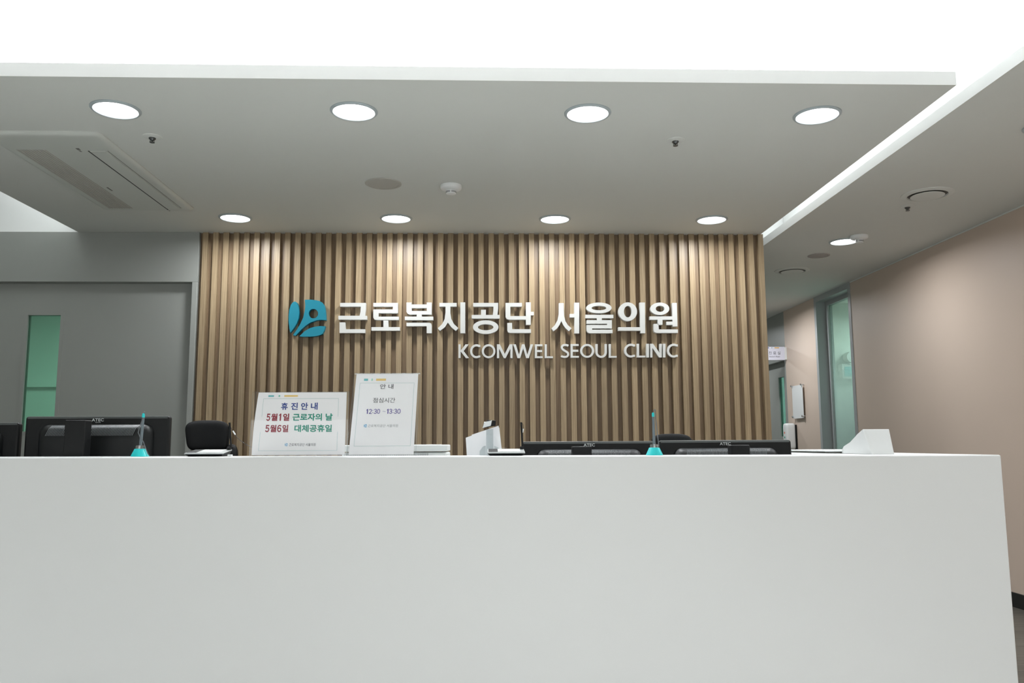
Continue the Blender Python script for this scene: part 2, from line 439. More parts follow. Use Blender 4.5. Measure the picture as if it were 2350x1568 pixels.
B().box(xd+.015, 9.285, 1.11, xd+.021, 9.470, 1.79).build('window_pane', M['teal_clear'], door)
# rooms behind the corridor wall
r = B(); r.box(5.6, 6.5, 0, 5.65, 11.6, 2.6); r.box(XR+.15, 6.5, 0, 5.6, 6.55, 2.6); r.box(XR+.15, 8.5, 0, 5.6, 8.55, 2.6)
r.box(XR+.15, 11.0, 0, 5.6, 11.05, 2.6); r.box(XR+.3005, 6.5, 2.5, 5.65, 11.6, 2.55)
struct(r.build('wall_treatment_room', M['white_room']))
# rest of the shell
struct(B().box(-6, -4.25, 0, 6, -4.2, 3).build('wall_rear', M['white_room']))
struct(B().box(-6.05, -4.2, 0, -6, YW+.12, 3).build('wall_left', M['white_room']))
struct(B().box(1.9535, 11.6, 0, 6, 11.65, 3).build('wall_corridor_end', M['grey']))
struct(B().box(XR-.012, -4.2, 0, XR-.0002, 7.3125, .09).build('baseboard_right', M['black_base']))

# ------------------------------------------------------------------ reception counter
def top(x): return .9993-.0028*x
CF, CR = 2.61, 1.656
t = thing('reception_counter', 'long white speckled quartz reception counter across the foreground', 'counter', (0, CF, 0))
def section(name, x0, y0, x1, y1):
    k = B(); slab_pts = [(x0, y0), (x1, y0), (x1, y1), (x0, y1)]
    k.hexa([(x, y-CF, 0) for x, y in slab_pts]+[(x, y-CF, top(x)) for x, y in slab_pts])
    return k.build(name, M['quartz'], t, bevel=.006, seg=4)
section('front_section', -3.4, CF, CR, CF+.22)
section('return_section', 1.245, CF+.2205, CR-.0005, 4.4)
# staff desk behind it
t = thing('staff_desk', 'low staff work desk hidden behind the white reception counter', 'desk', (0, 0, 0))
B().box(-3.4, 2.875, .70, 1.19, 3.50, .725).build('desktop', M['device'], t, bevel=.003)
for x in (-3.38, -1.1, 1.16): B().box(x, 2.89, 0, x+.025, 3.48, .7).build('leg', M['device'], t)

# ------------------------------------------------------------------ wall sign
GLYPHS = [
 ('emblem',[[[(-12929,20100),(-12789,20004),(-12681,19716),(-12633,19333),(-12666,18950),(-12793,18568),(-12972,18250),(-13194,17952),(-13265,18250),(-13320,18631),(-13338,19077),(-13307,19524),(-13205,19876),(-13072,20048)]],[[(-12274,20209),(-11898,20229),(-11520,20184),(-11267,20120),(-11076,20005),(-10946,19813),(-10877,19525),(-10830,19141),(-10810,18809),(-11174,18835),(-11486,18784),(-11858,18644),(-12165,18440),(-12470,18154),(-12833,17742),(-13009,17780),(-12781,18123),(-12543,18536),(-12354,18982),(-12254,19460),(-12233,19844)],[(-11353,19256),(-11358,19193),(-11375,19131),(-11403,19075),(-11441,19026),(-11489,18985),(-11543,18955),(-11603,18937),(-11665,18931),(-11727,18937),(-11788,18955),(-11843,18985),(-11893,19026),(-11934,19075),(-11965,19131),(-11984,19192),(-11992,19256),(-11988,19320),(-11971,19381),(-11943,19437),(-11904,19486),(-11857,19527),(-11803,19557),(-11743,19576),(-11681,19582),(-11618,19576),(-11558,19557),(-11502,19527),(-11453,19487),(-11412,19437),(-11381,19381),(-11361,19320)]],[[(-10851,18389),(-11226,18402),(-11600,18345),(-11910,18249),(-12218,18059),(-12583,17698),(-12270,17672),(-11833,17678),(-11460,17709),(-11211,17773),(-11026,17868),(-10919,18090)]]]),
 ('근',[[[(-9882,19999),(-8133,20000),(-8137,19525),(-8181,19109),(-8042,19109),(-8038,18847),(-9971,18847),(-9977,19109),(-8545,19109),(-8487,19384),(-8475,19743),(-9877,19743)]],[[(-9892,18656),(-9510,18656),(-9488,18185),(-8152,18184),(-8148,17923),(-9877,17924)]]]),
 ('로',[[[(-7629,20000),(-5950,20001),(-5942,19289),(-7259,19289),(-7255,19052),(-5876,19052),(-5873,18821),(-7409,18822),(-7548,18866),(-7613,18981),(-7622,19551),(-6286,19552),(-6288,19744),(-7625,19744)]],[[(-6924,18790),(-6591,18790),(-6572,18330),(-5792,18329),(-5789,18081),(-7724,18082),(-7728,18330),(-6917,18330)]]]),
 ('복',[[[(-5369,20027),(-5028,20028),(-5027,19892),(-3983,19893),(-3984,20028),(-3648,20028),(-3642,19193),(-4319,19193),(-4318,19058),(-3534,19058),(-3532,18808),(-5470,18809),(-5472,19058),(-4665,19058),(-4666,19193),(-5146,19193),(-5285,19257),(-5362,19385)],[(-5005,19642),(-3981,19642),(-3979,19443),(-5003,19443)]],[[(-5354,18630),(-3784,18629),(-3676,18578),(-3637,18469),(-3633,17907),(-3974,17907),(-3978,18386),(-5352,18387)]]]),
 ('지',[[[(-3122,20003),(-1943,20004),(-1942,19746),(-2367,19746),(-2378,19334),(-2300,18885),(-2109,18533),(-1817,18257),(-1993,18066),(-2298,18309),(-2539,18642),(-2740,18322),(-3067,18066),(-3226,18245),(-2931,18533),(-2755,18885),(-2701,19334),(-2703,19746),(-3121,19745)]],[[(-1689,20042),(-1353,20043),(-1348,17906),(-1683,17906)]]]),
 ('공',[[[(-813,20004),(911,20005),(903,19592),(858,19168),(1010,19168),(1009,18917),(-907,18917),(-907,19167),(-273,19167),(-273,19528),(64,19528),(64,19167),(534,19168),(572,19463),(579,19747),(-812,19746)]],[[(925,18327),(908,18234),(858,18145),(777,18064),(668,17992),(535,17933),(384,17889),(220,17863),(50,17854),(-121,17863),(-285,17890),(-436,17934),(-568,17993),(-677,18064),(-757,18146),(-807,18235),(-824,18327),(-807,18420),(-758,18509),(-677,18591),(-568,18663),(-436,18721),(-284,18765),(-120,18792),(51,18801),(221,18792),(386,18765),(537,18721),(670,18662),(778,18590),(859,18508),(909,18419)],[(576,18320),(566,18279),(536,18240),(487,18203),(422,18171),(342,18145),(251,18125),(152,18113),(50,18109),(-53,18114),(-151,18126),(-242,18145),(-322,18171),(-387,18203),(-436,18240),(-466,18280),(-476,18321),(-466,18362),(-436,18402),(-387,18438),(-322,18470),(-242,18497),(-151,18516),(-52,18528),(50,18532),(153,18528),(252,18516),(343,18496),(422,18470),(488,18438),(536,18401),(566,18362)]]]),
 ('단',[[[(1414,20005),(2543,20006),(2541,19748),(1744,19747),(1741,19090),(2804,19090),(2802,18846),(1632,18846),(1486,18898),(1410,19026)]],[[(2811,20045),(3149,20045),(3144,19387),(3354,19387),(3352,19142),(3142,19142),(3137,18486),(2800,18486)]],[[(1529,18615),(1853,18615),(1864,18179),(3147,18178),(3145,17922),(1704,17923),(1577,17974),(1527,18102)]]]),
 ('서',[[[(5085,19995),(5418,19995),(5424,19465),(5438,19078),(5529,18723),(5685,18466),(5937,18241),(5756,18036),(5523,18241),(5366,18466),(5242,18743),(5111,18466),(4949,18242),(4692,18036),(4554,18229),(4792,18466),(4988,18820),(5069,19207)]],[[(6148,20021),(6494,20021),(6461,17888),(6130,17888),(6146,18994),(5820,18994),(5823,19245),(6137,19245)]]]),
 ('울',[[[(8726,19660),(8708,19586),(8656,19516),(8574,19451),(8463,19394),(8329,19348),(8177,19313),(8012,19292),(7840,19284),(7669,19291),(7505,19313),(7354,19347),(7222,19394),(7113,19451),(7033,19516),(6985,19586),(6969,19659),(6987,19732),(7038,19803),(7120,19868),(7230,19925),(7364,19971),(7517,20006),(7682,20028),(7854,20035),(8025,20028),(8190,20006),(8341,19972),(8474,19925),(8582,19868),(8662,19803),(8711,19733)],[(8367,19653),(8356,19623),(8326,19594),(8278,19567),(8214,19543),(8136,19524),(8047,19509),(7951,19501),(7851,19498),(7751,19501),(7654,19509),(7566,19524),(7489,19543),(7425,19566),(7378,19593),(7350,19622),(7340,19653),(7351,19683),(7381,19712),(7428,19739),(7493,19763),(7571,19782),(7660,19796),(7756,19805),(7856,19808),(7956,19805),(8052,19796),(8141,19782),(8218,19763),(8282,19739),(8329,19712),(8357,19683)]],[[(6910,19181),(8838,19181),(8834,18942),(8039,18942),(8036,18807),(8728,18807),(8716,18227),(7354,18228),(7353,18144),(8760,18143),(8755,17899),(7176,17900),(7037,17951),(6975,18080),(6981,18472),(8389,18472),(8390,18555),(6983,18556),(6987,18807),(7691,18807),(7693,18942),(6906,18942)]]]),
 ('의',[[[(10487,19395),(10472,19267),(10432,19145),(10369,19032),(10286,18933),(10186,18852),(10072,18792),(9950,18754),(9823,18742),(9697,18755),(9576,18792),(9466,18852),(9369,18933),(9291,19032),(9233,19145),(9199,19267),(9189,19394),(9205,19522),(9244,19645),(9306,19758),(9389,19857),(9489,19938),(9603,19999),(9726,20036),(9853,20049),(9979,20037),(10100,19999),(10211,19939),(10308,19857),(10386,19758),(10444,19645),(10478,19522)],[(10114,19401),(10107,19323),(10090,19248),(10064,19178),(10029,19118),(9987,19068),(9939,19031),(9888,19008),(9835,19000),(9783,19008),(9733,19031),(9687,19068),(9647,19118),(9615,19178),(9592,19248),(9578,19323),(9575,19401),(9582,19479),(9599,19555),(9625,19624),(9660,19685),(9702,19735),(9750,19772),(9801,19795),(9854,19803),(9906,19795),(9956,19772),(10002,19735),(10042,19685),(10074,19624),(10097,19555),(10111,19479)]],[[(10683,20037),(11044,20037),(11015,17898),(10682,17898),(10686,18071),(9161,18072),(9166,18317),(10679,18316)]]]),
 ('원',[[[(12734,19603),(12718,19518),(12678,19436),(12615,19361),(12530,19295),(12428,19242),(12312,19201),(12187,19177),(12058,19168),(11928,19177),(11805,19201),(11691,19241),(11592,19295),(11511,19361),(11452,19436),(11417,19518),(11406,19602),(11421,19687),(11461,19769),(11524,19844),(11608,19910),(11711,19964),(11826,20004),(11952,20029),(12082,20037),(12211,20029),(12335,20004),(12449,19964),(12548,19910),(12629,19844),(12688,19769),(12723,19687)],[(12392,19603),(12385,19561),(12366,19521),(12337,19484),(12299,19451),(12252,19425),(12199,19405),(12142,19393),(12083,19389),(12024,19393),(11968,19405),(11916,19425),(11871,19451),(11834,19484),(11807,19520),(11791,19561),(11786,19602),(11793,19644),(11811,19684),(11840,19721),(11879,19754),(11925,19780),(11978,19800),(12036,19812),(12095,19817),(12154,19812),(12210,19800),(12262,19781),(12307,19754),(12344,19721),(12371,19684),(12387,19644)]],[[(11354,19071),(12924,19071),(12939,20012),(13262,20012),(13264,18367),(12923,18367),(12926,18477),(12495,18477),(12502,18709),(12926,18709),(12924,18832),(12235,18832),(12225,18483),(11891,18483),(11900,18832),(11347,18832)]],[[(11623,18548),(11944,18548),(11959,18161),(13283,18160),(13276,17915),(11786,17916),(11646,17981),(11611,18097)]]]),
 ('K',[[[(-1807,17147),(-1662,17147),(-1660,16201),(-1805,16201)]],[[(-1328,17147),(-1120,17147),(-1453,16686),(-1087,16200),(-1301,16200),(-1661,16661),(-1661,16712)]]]),
 ('C',[[[(-322,17111),(-404,17104),(-432,17123),(-493,17142),(-555,17151),(-618,17151),(-680,17140),(-740,17120),(-797,17091),(-849,17053),(-895,17008),(-935,16956),(-967,16899),(-992,16837),(-1009,16773),(-1017,16706),(-1017,16639),(-1008,16573),(-992,16508),(-967,16447),(-934,16390),(-894,16338),(-848,16293),(-796,16255),(-740,16225),(-680,16205),(-618,16195),(-555,16194),(-493,16203),(-432,16222),(-404,16241),(-323,16234),(-313,16380),(-421,16386),(-487,16358),(-525,16345),(-565,16339),(-605,16340),(-645,16347),(-683,16360),(-720,16379),(-755,16404),(-786,16435),(-813,16471),(-836,16511),(-854,16554),(-866,16601),(-872,16648),(-872,16697),(-866,16745),(-854,16791),(-837,16835),(-814,16875),(-786,16910),(-755,16941),(-721,16966),(-684,16985),(-645,16998),(-605,17005),(-565,17005),(-525,16999),(-487,16987),(-421,16959),(-313,16965)]]]),
 ('O',[[[(712,16670),(702,16577),(675,16487),(632,16404),(574,16331),(503,16272),(422,16228),(334,16201),(243,16192),(152,16201),(65,16228),(-16,16273),(-87,16332),(-145,16405),(-188,16488),(-214,16578),(-223,16672),(-214,16765),(-187,16855),(-144,16938),(-86,17011),(-15,17071),(66,17115),(154,17142),(245,17152),(336,17142),(424,17115),(505,17070),(575,17010),(633,16937),(676,16854),(703,16764)],[(566,16671),(560,16603),(541,16538),(512,16478),(471,16426),(422,16383),(367,16351),(306,16331),(244,16325),(181,16332),(120,16351),(65,16383),(16,16427),(-24,16479),(-54,16539),(-72,16604),(-78,16672),(-72,16739),(-53,16804),(-23,16864),(17,16916),(65,16960),(121,16992),(182,17011),(245,17018),(307,17011),(368,16991),(424,16959),(472,16916),(512,16863),(542,16803),(560,16738)]]]),
 ('M',[[[(814,17145),(1016,17144),(1346,16482),(1681,17144),(1884,17143),(1879,16195),(1727,16195),(1730,16838),(1408,16196),(1282,16196),(965,16839),(963,16197),(811,16197)]]]),
 ('W',[[[(1928,17143),(2105,17143),(2317,16436),(2521,17143),(2698,17143),(2893,16435),(3113,17142),(3291,17142),(2992,16193),(2802,16194),(2607,16856),(2404,16194),(2214,16195)]]]),
 ('E',[[[(3412,17142),(3932,17141),(3931,17013),(3556,17014),(3554,16749),(3903,16749),(3902,16609),(3553,16609),(3550,16320),(3937,16319),(3936,16192),(3403,16193)]]]),
 ('L',[[[(4084,17141),(4231,17141),(4222,16319),(4641,16318),(4639,16191),(4075,16192)]]]),
 ('S',[[[(5744,17108),(5688,17132),(5620,17152),(5546,17164),(5469,17168),(5392,17159),(5318,17134),(5253,17086),(5207,17013),(5191,16921),(5210,16827),(5262,16751),(5329,16694),(5402,16648),(5473,16607),(5536,16568),(5583,16531),(5609,16497),(5617,16461),(5609,16414),(5591,16384),(5563,16363),(5522,16348),(5470,16341),(5410,16343),(5348,16353),(5289,16371),(5233,16394),(5178,16265),(5241,16238),(5316,16217),(5395,16204),(5475,16201),(5555,16212),(5630,16241),(5696,16293),(5741,16369),(5756,16465),(5736,16556),(5684,16629),(5617,16683),(5545,16728),(5474,16768),(5412,16808),(5365,16847),(5339,16883),(5330,16924),(5338,16966),(5354,16991),(5380,17009),(5420,17022),(5471,17027),(5529,17025),(5587,17014),(5641,16999),(5689,16978)]]]),
 ('E',[[[(5865,17158),(6418,17158),(6417,17030),(6009,17030),(6005,16768),(6387,16768),(6385,16627),(6003,16628),(5999,16341),(6419,16341),(6417,16213),(5851,16214)]]]),
 ('O',[[[(7474,16683),(7463,16590),(7434,16500),(7389,16418),(7328,16345),(7254,16286),(7170,16242),(7079,16215),(6986,16206),(6892,16215),(6803,16242),(6720,16287),(6648,16346),(6590,16419),(6547,16502),(6521,16591),(6513,16685),(6524,16778),(6552,16868),(6598,16951),(6659,17023),(6733,17083),(6817,17127),(6907,17154),(7001,17163),(7095,17154),(7185,17127),(7267,17082),(7339,17022),(7398,16950),(7441,16867),(7467,16777)],[(7328,16684),(7320,16616),(7300,16552),(7268,16492),(7226,16440),(7174,16397),(7116,16366),(7053,16346),(6988,16340),(6923,16346),(6860,16366),(6803,16398),(6753,16441),(6713,16493),(6683,16553),(6665,16617),(6659,16685),(6667,16752),(6687,16816),(6719,16876),(6761,16928),(6812,16971),(6871,17003),(6934,17022),(6999,17029),(7064,17022),(7127,17003),(7184,16971),(7234,16928),(7275,16875),(7305,16816),(7323,16751)]]]),
 ('U',[[[(7578,17156),(7573,16873),(7568,16589),(7575,16509),(7599,16431),(7639,16360),(7692,16299),(7758,16251),(7832,16217),(7912,16200),(7994,16200),(8074,16217),(8149,16250),(8217,16298),(8272,16359),(8315,16430),(8342,16508),(8352,16588),(8357,16872),(8363,17155),(8216,17156),(8211,16873),(8205,16591),(8199,16539),(8182,16490),(8156,16445),(8121,16407),(8079,16377),(8031,16356),(7981,16346),(7930,16346),(7880,16357),(7833,16378),(7792,16408),(7759,16446),(7734,16491),(7719,16539),(7715,16592),(7720,16873),(7725,17156)]]]),
 ('L',[[[(8490,17155),(8637,17155),(8621,16337),(9016,16336),(9013,16209),(8472,16210)]]]),
 ('C',[[[(10294,17137),(10202,17131),(10171,17150),(10108,17169),(10044,17178),(9978,17178),(9913,17167),(9850,17148),(9790,17119),(9735,17081),(9686,17036),(9642,16984),(9607,16927),(9579,16865),(9559,16800),(9549,16733),(9547,16666),(9555,16599),(9571,16534),(9596,16473),(9630,16415),(9670,16364),(9718,16319),(9771,16281),(9830,16252),(9892,16232),(9956,16222),(10021,16221),(10086,16230),(10150,16249),(10182,16268),(10273,16261),(10285,16408),(10169,16414),(10100,16386),(10058,16373),(10015,16367),(9972,16368),(9929,16375),(9888,16388),(9849,16408),(9812,16433),(9780,16464),(9752,16500),(9729,16539),(9711,16583),(9700,16628),(9694,16676),(9695,16723),(9703,16771),(9716,16816),(9736,16860),(9761,16899),(9791,16935),(9824,16966),(9862,16991),(9902,17011),(9944,17024),(9987,17031),(10031,17031),(10073,17025),(10115,17012),(10182,16985),(10299,16990)]]]),
 ('L',[[[(10434,17172),(10581,17172),(10561,16353),(10976,16353),(10973,16225),(10411,16226)]]]),
 ('I',[[[(11086,17172),(11266,17171),(11241,16224),(11062,16225)]]]),
 ('N',[[[(11355,17171),(11548,17171),(11985,16530),(12003,17171),(12150,17171),(12124,16223),(11938,16223),(11495,16876),(11478,16224),(11331,16224)]]]),
 ('I',[[[(12233,17170),(12406,17170),(12379,16222),(12207,16223)]]]),
 ('C',[[[(13254,17134),(13162,17128),(13131,17147),(13068,17166),(13003,17175),(12937,17175),(12872,17164),(12809,17144),(12749,17115),(12693,17078),(12643,17033),(12599,16981),(12563,16923),(12535,16861),(12515,16796),(12504,16730),(12502,16662),(12509,16595),(12525,16530),(12550,16468),(12583,16411),(12623,16359),(12671,16314),(12724,16276),(12783,16247),(12845,16227),(12909,16217),(12975,16216),(13040,16225),(13103,16244),(13136,16263),(13228,16256),(13241,16403),(13124,16409),(13055,16381),(13013,16369),(12969,16363),(12926,16363),(12883,16370),(12842,16384),(12802,16403),(12766,16429),(12734,16460),(12706,16495),(12683,16535),(12666,16578),(12654,16624),(12649,16672),(12651,16719),(12658,16767),(12672,16813),(12692,16856),(12718,16896),(12748,16932),(12782,16962),(12820,16988),(12860,17007),(12902,17021),(12946,17027),(12989,17028),(13032,17022),(13074,17009),(13141,16981),(13258,16987)]]]),
]

t = thing('wall_sign', 'raised white Korean and English clinic lettering with teal emblem on oak slats', 'sign', (0, YW, 1.7))
def letter(name, shapes, m, y0, y1, parent):
    bb = B()
    for sh in shapes:
        me = curve_mesh([[(x*1e-4, z*1e-4) for x, z in p] for p in sh], y1-y0)
        bb.mesh(me, lambda x, y, z: (x, (y0+y1)/2-YW-z, y-1.7))
        bpy.data.meshes.remove(me)
    bmesh.ops.remove_doubles(bb.bm, verts=bb.bm.verts, dist=1e-5)
    return bb.build(name, m, parent)
for i, (nm, shapes) in enumerate(GLYPHS):
    if i == 0: letter('emblem', shapes, M['sign_teal'], YW-.034, YW-.0003, t)['label'] = 'teal emblem of three leaf shapes with a round hole'
    elif i < 11: letter('korean_letter', shapes, M['sign_white'], YW-.034, YW-.0003, t)
    else: letter('english_letter', shapes, M['sign_white'], YW-.029, YW-.0003, t)
EMB = GLYPHS[0][1]
ex = [p[0] for sh in EMB for p in sh[0]]; ez = [p[1] for sh in EMB for p in sh[0]]
EB = (min(ex), max(ex), min(ez), max(ez))
def emblem_unit(): return [[[((x-EB[0])/(EB[1]-EB[0]), (z-EB[2])/(EB[3]-EB[2])) for x, z in p] for p in sh] for sh in EMB]

# ------------------------------------------------------------------ ceiling fittings
def downlight(loc, label, group, r=.104, watts=DOWN_E, spread=128):
    t = thing('ceiling_light', label, 'ceiling light', loc, 0, group)
    B().lathe([(r, 0), (r, -.003), (r-.004, -.007), (r-.012, -.008), (r-.014, -.004), (r-.014, 0)], n=64).build('trim_ring', M['trimring'], t, smooth=True)
    B().lathe([(r-.0145, -.0005), (r-.0145, -.0045), (.02, -.0055)], n=64).build('diffuser', M['lamp'], t)['label'] = 'glowing white diffuser'
    a = area('downlight_lamp', (0, 0, -.012), (r-.016)*2, (r-.016)*2, watts, shape='DISK', spread=math.radians(spread))
    a.parent = t
    return t
pos = ['leftmost', 'second from the left', 'third from the left', 'rightmost']
for i in range(4):
    downlight((-1.6121+i*1.0351, 3.4936, CEIL-.0003), 'round glowing downlight in the front soffit row, %s of four' % pos[i], 'downlights in the soffit')
for i in range(4):
    downlight((-1.6121+i*1.0351, 5.2276, CEIL-.0003), 'round glowing downlight beside the oak slat wall, %s of four' % pos[i], 'downlights in the soffit', watts=DOWN_E*.82, spread=172)
downlight((2.628, 5.80, CEIL-.0003), 'round glowing downlight in the corridor ceiling beside the smoke detector', 'corridor downlights', watts=DOWN_E*.98, spread=170)
downlight((2.628, 3.60, CEIL-.0003), 'downlight cut by the right picture edge in the corridor ceiling', 'corridor downlights', watts=DOWN_E*.98, spread=170)
for y in (8.3, 10.3): area('unseen_corridor_lamp', (2.63, y, CEIL-.02), .18, .18, DOWN_E*1.5, shape='DISK', spread=math.radians(170))  # added out of sight without fixtures, to brighten the far corridor
for y in (1.5, -.8, -3): area('unseen_corridor_lamp', (2.63, y, CEIL-.02), .18, .18, DOWN_E, shape='DISK', spread=math.radians(128))

def sprinkler(loc, label):
    t = thing('fire_sprinkler', label, 'sprinkler', loc, 0, 'fire sprinklers')
    B().lathe([(.045, 0), (.044, -.002), (.02, -.006), (.012, -.006)], n=40).build('cover_plate', M['ceiling'], t, smooth=True)
    B().lathe([(.016, -.006), (.016, -.011), (.012, -.014), (.009, -.018), (.006, -.020)], n=24).build('nozzle', M['dark_chrome'], t, smooth=True)
    k = B(); k.lathe([(.003, -.020), (.003, -.0265), (.012, -.0267), (.012, -.029), (.002, -.029)], n=24)
    for sx in (-1, 1): k.tube([(sx*.009, 0, -.016), (sx*.010, 0, -.022), (sx*.004, 0, -.0268)], .0016, 6)
    k.build('deflector', M['dark_chrome'], t, smooth=True)
sprinkler((-1.583, 3.818, CEIL-.0003), 'small chrome sprinkler on white plate near the air conditioner')
sprinkler((.926, 3.815, CEIL-.0003), 'small chrome sprinkler on white plate at the right half of the soffit')
sprinkler((2.640, 4.911, CEIL-.0003), 'small sprinkler beside the larger corridor ceiling vent')

def speaker(loc, r, m, label):
    t = thing('ceiling_speaker', label, 'speaker', loc, 0, 'ceiling speakers')
    B().lathe([(r, 0), (r, -.003), (r-.004, -.005), (r*.83, -.0052), (r*.83, -.003)], n=56).build('rim', m, t, smooth=True)
    B().lathe([(r*.829, -.0015), (r*.829, -.0035), (r*.3, -.006), (.01, -.0065)], n=56).build('mesh_grille', m, t, smooth=True)
speaker((-.572, 4.507, CEIL-.0003), .102, M['speaker'], 'flat round grey speaker in the soffit beside the smoke detector')
speaker((2.628, 6.255, CEIL-.0003), .084, M['speakerR'], 'flat round grey speaker in the corridor ceiling')

def smoke(loc, label, rz):
    t = thing('smoke_detector', label, 'smoke detector', loc, rz, 'smoke detectors')
    B().lathe([(.060, 0), (.061, -.004), (.060, -.016), (.056, -.022), (.036, -.030), (.028, -.030)], n=48).build('base', M['white_plastic'], t, smooth=True)
    k = B(); k.lathe([(.030, -.0301), (.030, -.033), (.0285, -.0335), (.0285, -.046), (.026, -.050), (.012, -.052)], n=40); k.build('sensor_head', M['white_plastic'], t, smooth=True)
    k = B()
    for z in (-.0365, -.0425):
        for q in range(4):
            a0 = q*PI/2+.12; pts = []
            for j in range(9):
                a = a0+(PI/2-.24)*j/8; pts.append((.0283*math.cos(a), .0283*math.sin(a), z))
            k.tube(pts, .0014, 6)
    k.build('vent_slots', M['gap'], t)['label'] = 'black curved vent slots'
smoke((-.192, 4.540, CEIL-.0003), 'white round smoke detector in the soffit beside the round speaker', PI/2*.98)
smoke((2.667, 5.640, CEIL-.0003), 'white round smoke detector in the corridor ceiling', .9)

def vent(loc, label):
    t = thing('ceiling_vent', label, 'vent', loc, 0, 'round corridor vents')
    B().lathe([(.145, 0), (.144, -.004), (.118, -.010), (.112, -.010), (.110, -.002)], n=56).build('rim', M['ceiling'], t, smooth=True)
    B().lathe([(.1098, -.0002), (.1098, -.0022), (.03, -.0022)], n=48).build('throat', M['vent_grey'], t, smooth=True)['label'] = 'dark ring gap'
    B().lathe([(.03, -.0023), (.088, -.008), (.094, -.012), (.092, -.015), (.05, -.019), (.01, -.020)], n=48).build('damper_disc', M['ceiling'], t, smooth=True)
vent((2.628, 4.655, CEIL-.0003), 'round white ceiling vent nearer the camera in the corridor ceiling')
vent((2.626, 6.82, CEIL-.0003), 'round white ceiling vent farther along the corridor ceiling')

# ceiling cassette air conditioner
t = thing('air_conditioner', 'white one-way cassette air conditioner set in the soffit at left', 'air conditioner', (-2.075, 4.39, CEIL-.0003))
def rrect(x0, y0, x1, y1, r, n=6):
    p = []
    for cx, cy, a in ((x1-r, y1-r, 0), (x0+r, y1-r, PI/2), (x0+r, y0+r, PI), (x1-r, y0+r, 3*PI/2)):
        for j in range(n+1):
            q = a+PI/2*j/n; p.append((cx+r*math.cos(q), cy+r*math.sin(q)))
    return p
k = B(); ins = [(0, 0), (0, -.006), (.008, -.014), (.022, -.018), (.05, -.016)]
rings = []
for i, z in ins:
    rings.append([k.bm.verts.new((x, y, z)) for x, y in rrect(-.275+i, -.64+i, .275-i, .64-i, max(.035-i*.3, .012))])
for a, bb in zip(rings, rings[1:]):
    for i in range(len(a)): k.bm.faces.new([a[i], a[(i+1) % len(a)], bb[(i+1) % len(a)], bb[i]])
k.bm.faces.new(rings[0]); k.bm.faces.new(rings[-1])
k.build('casing', M['ac'], t, smooth=True)
k = B()
for i in range(10): k.box(-.222+i*.0146, -.43, -.0185, -.222+i*.0146+.0095, .575, -.0162)
k.build('intake_grille', M['acgrille'], t)['label'] = 'striped intake grille'
k = B(); k.box(.118, -.42, -.0172, .126, .63, -.0158); k.build('louver_gap', M['gap'], t)
k = B(); k.box(.128, -.425, -.0205, .208, .575, -.0163); k.build('louver_flap', M['ac'], t, bevel=.004)
k = B(); k.box(.214, -.42, -.0166, .2165, .57, -.0158); k.build('flap_edge', M['vent_grey'], t)
k = B(); k2 = B()
for y, w_ in ((-.455, .022), (-.425, .008), (-.412, .006), (.165, .012), (.182, .010), (.197, .014), (.216, .010)): (k if y < 0 else k2).box(.075 if y < 0 else -.055, y, -.0166, (.075 if y < 0 else -.055)+(.016 if w_ > .02 else .010), y+w_, -.0158)
k.build('indicator_marks', M['vent_grey'], t); k2.build('maker_lettering', M['vent_grey'], t)

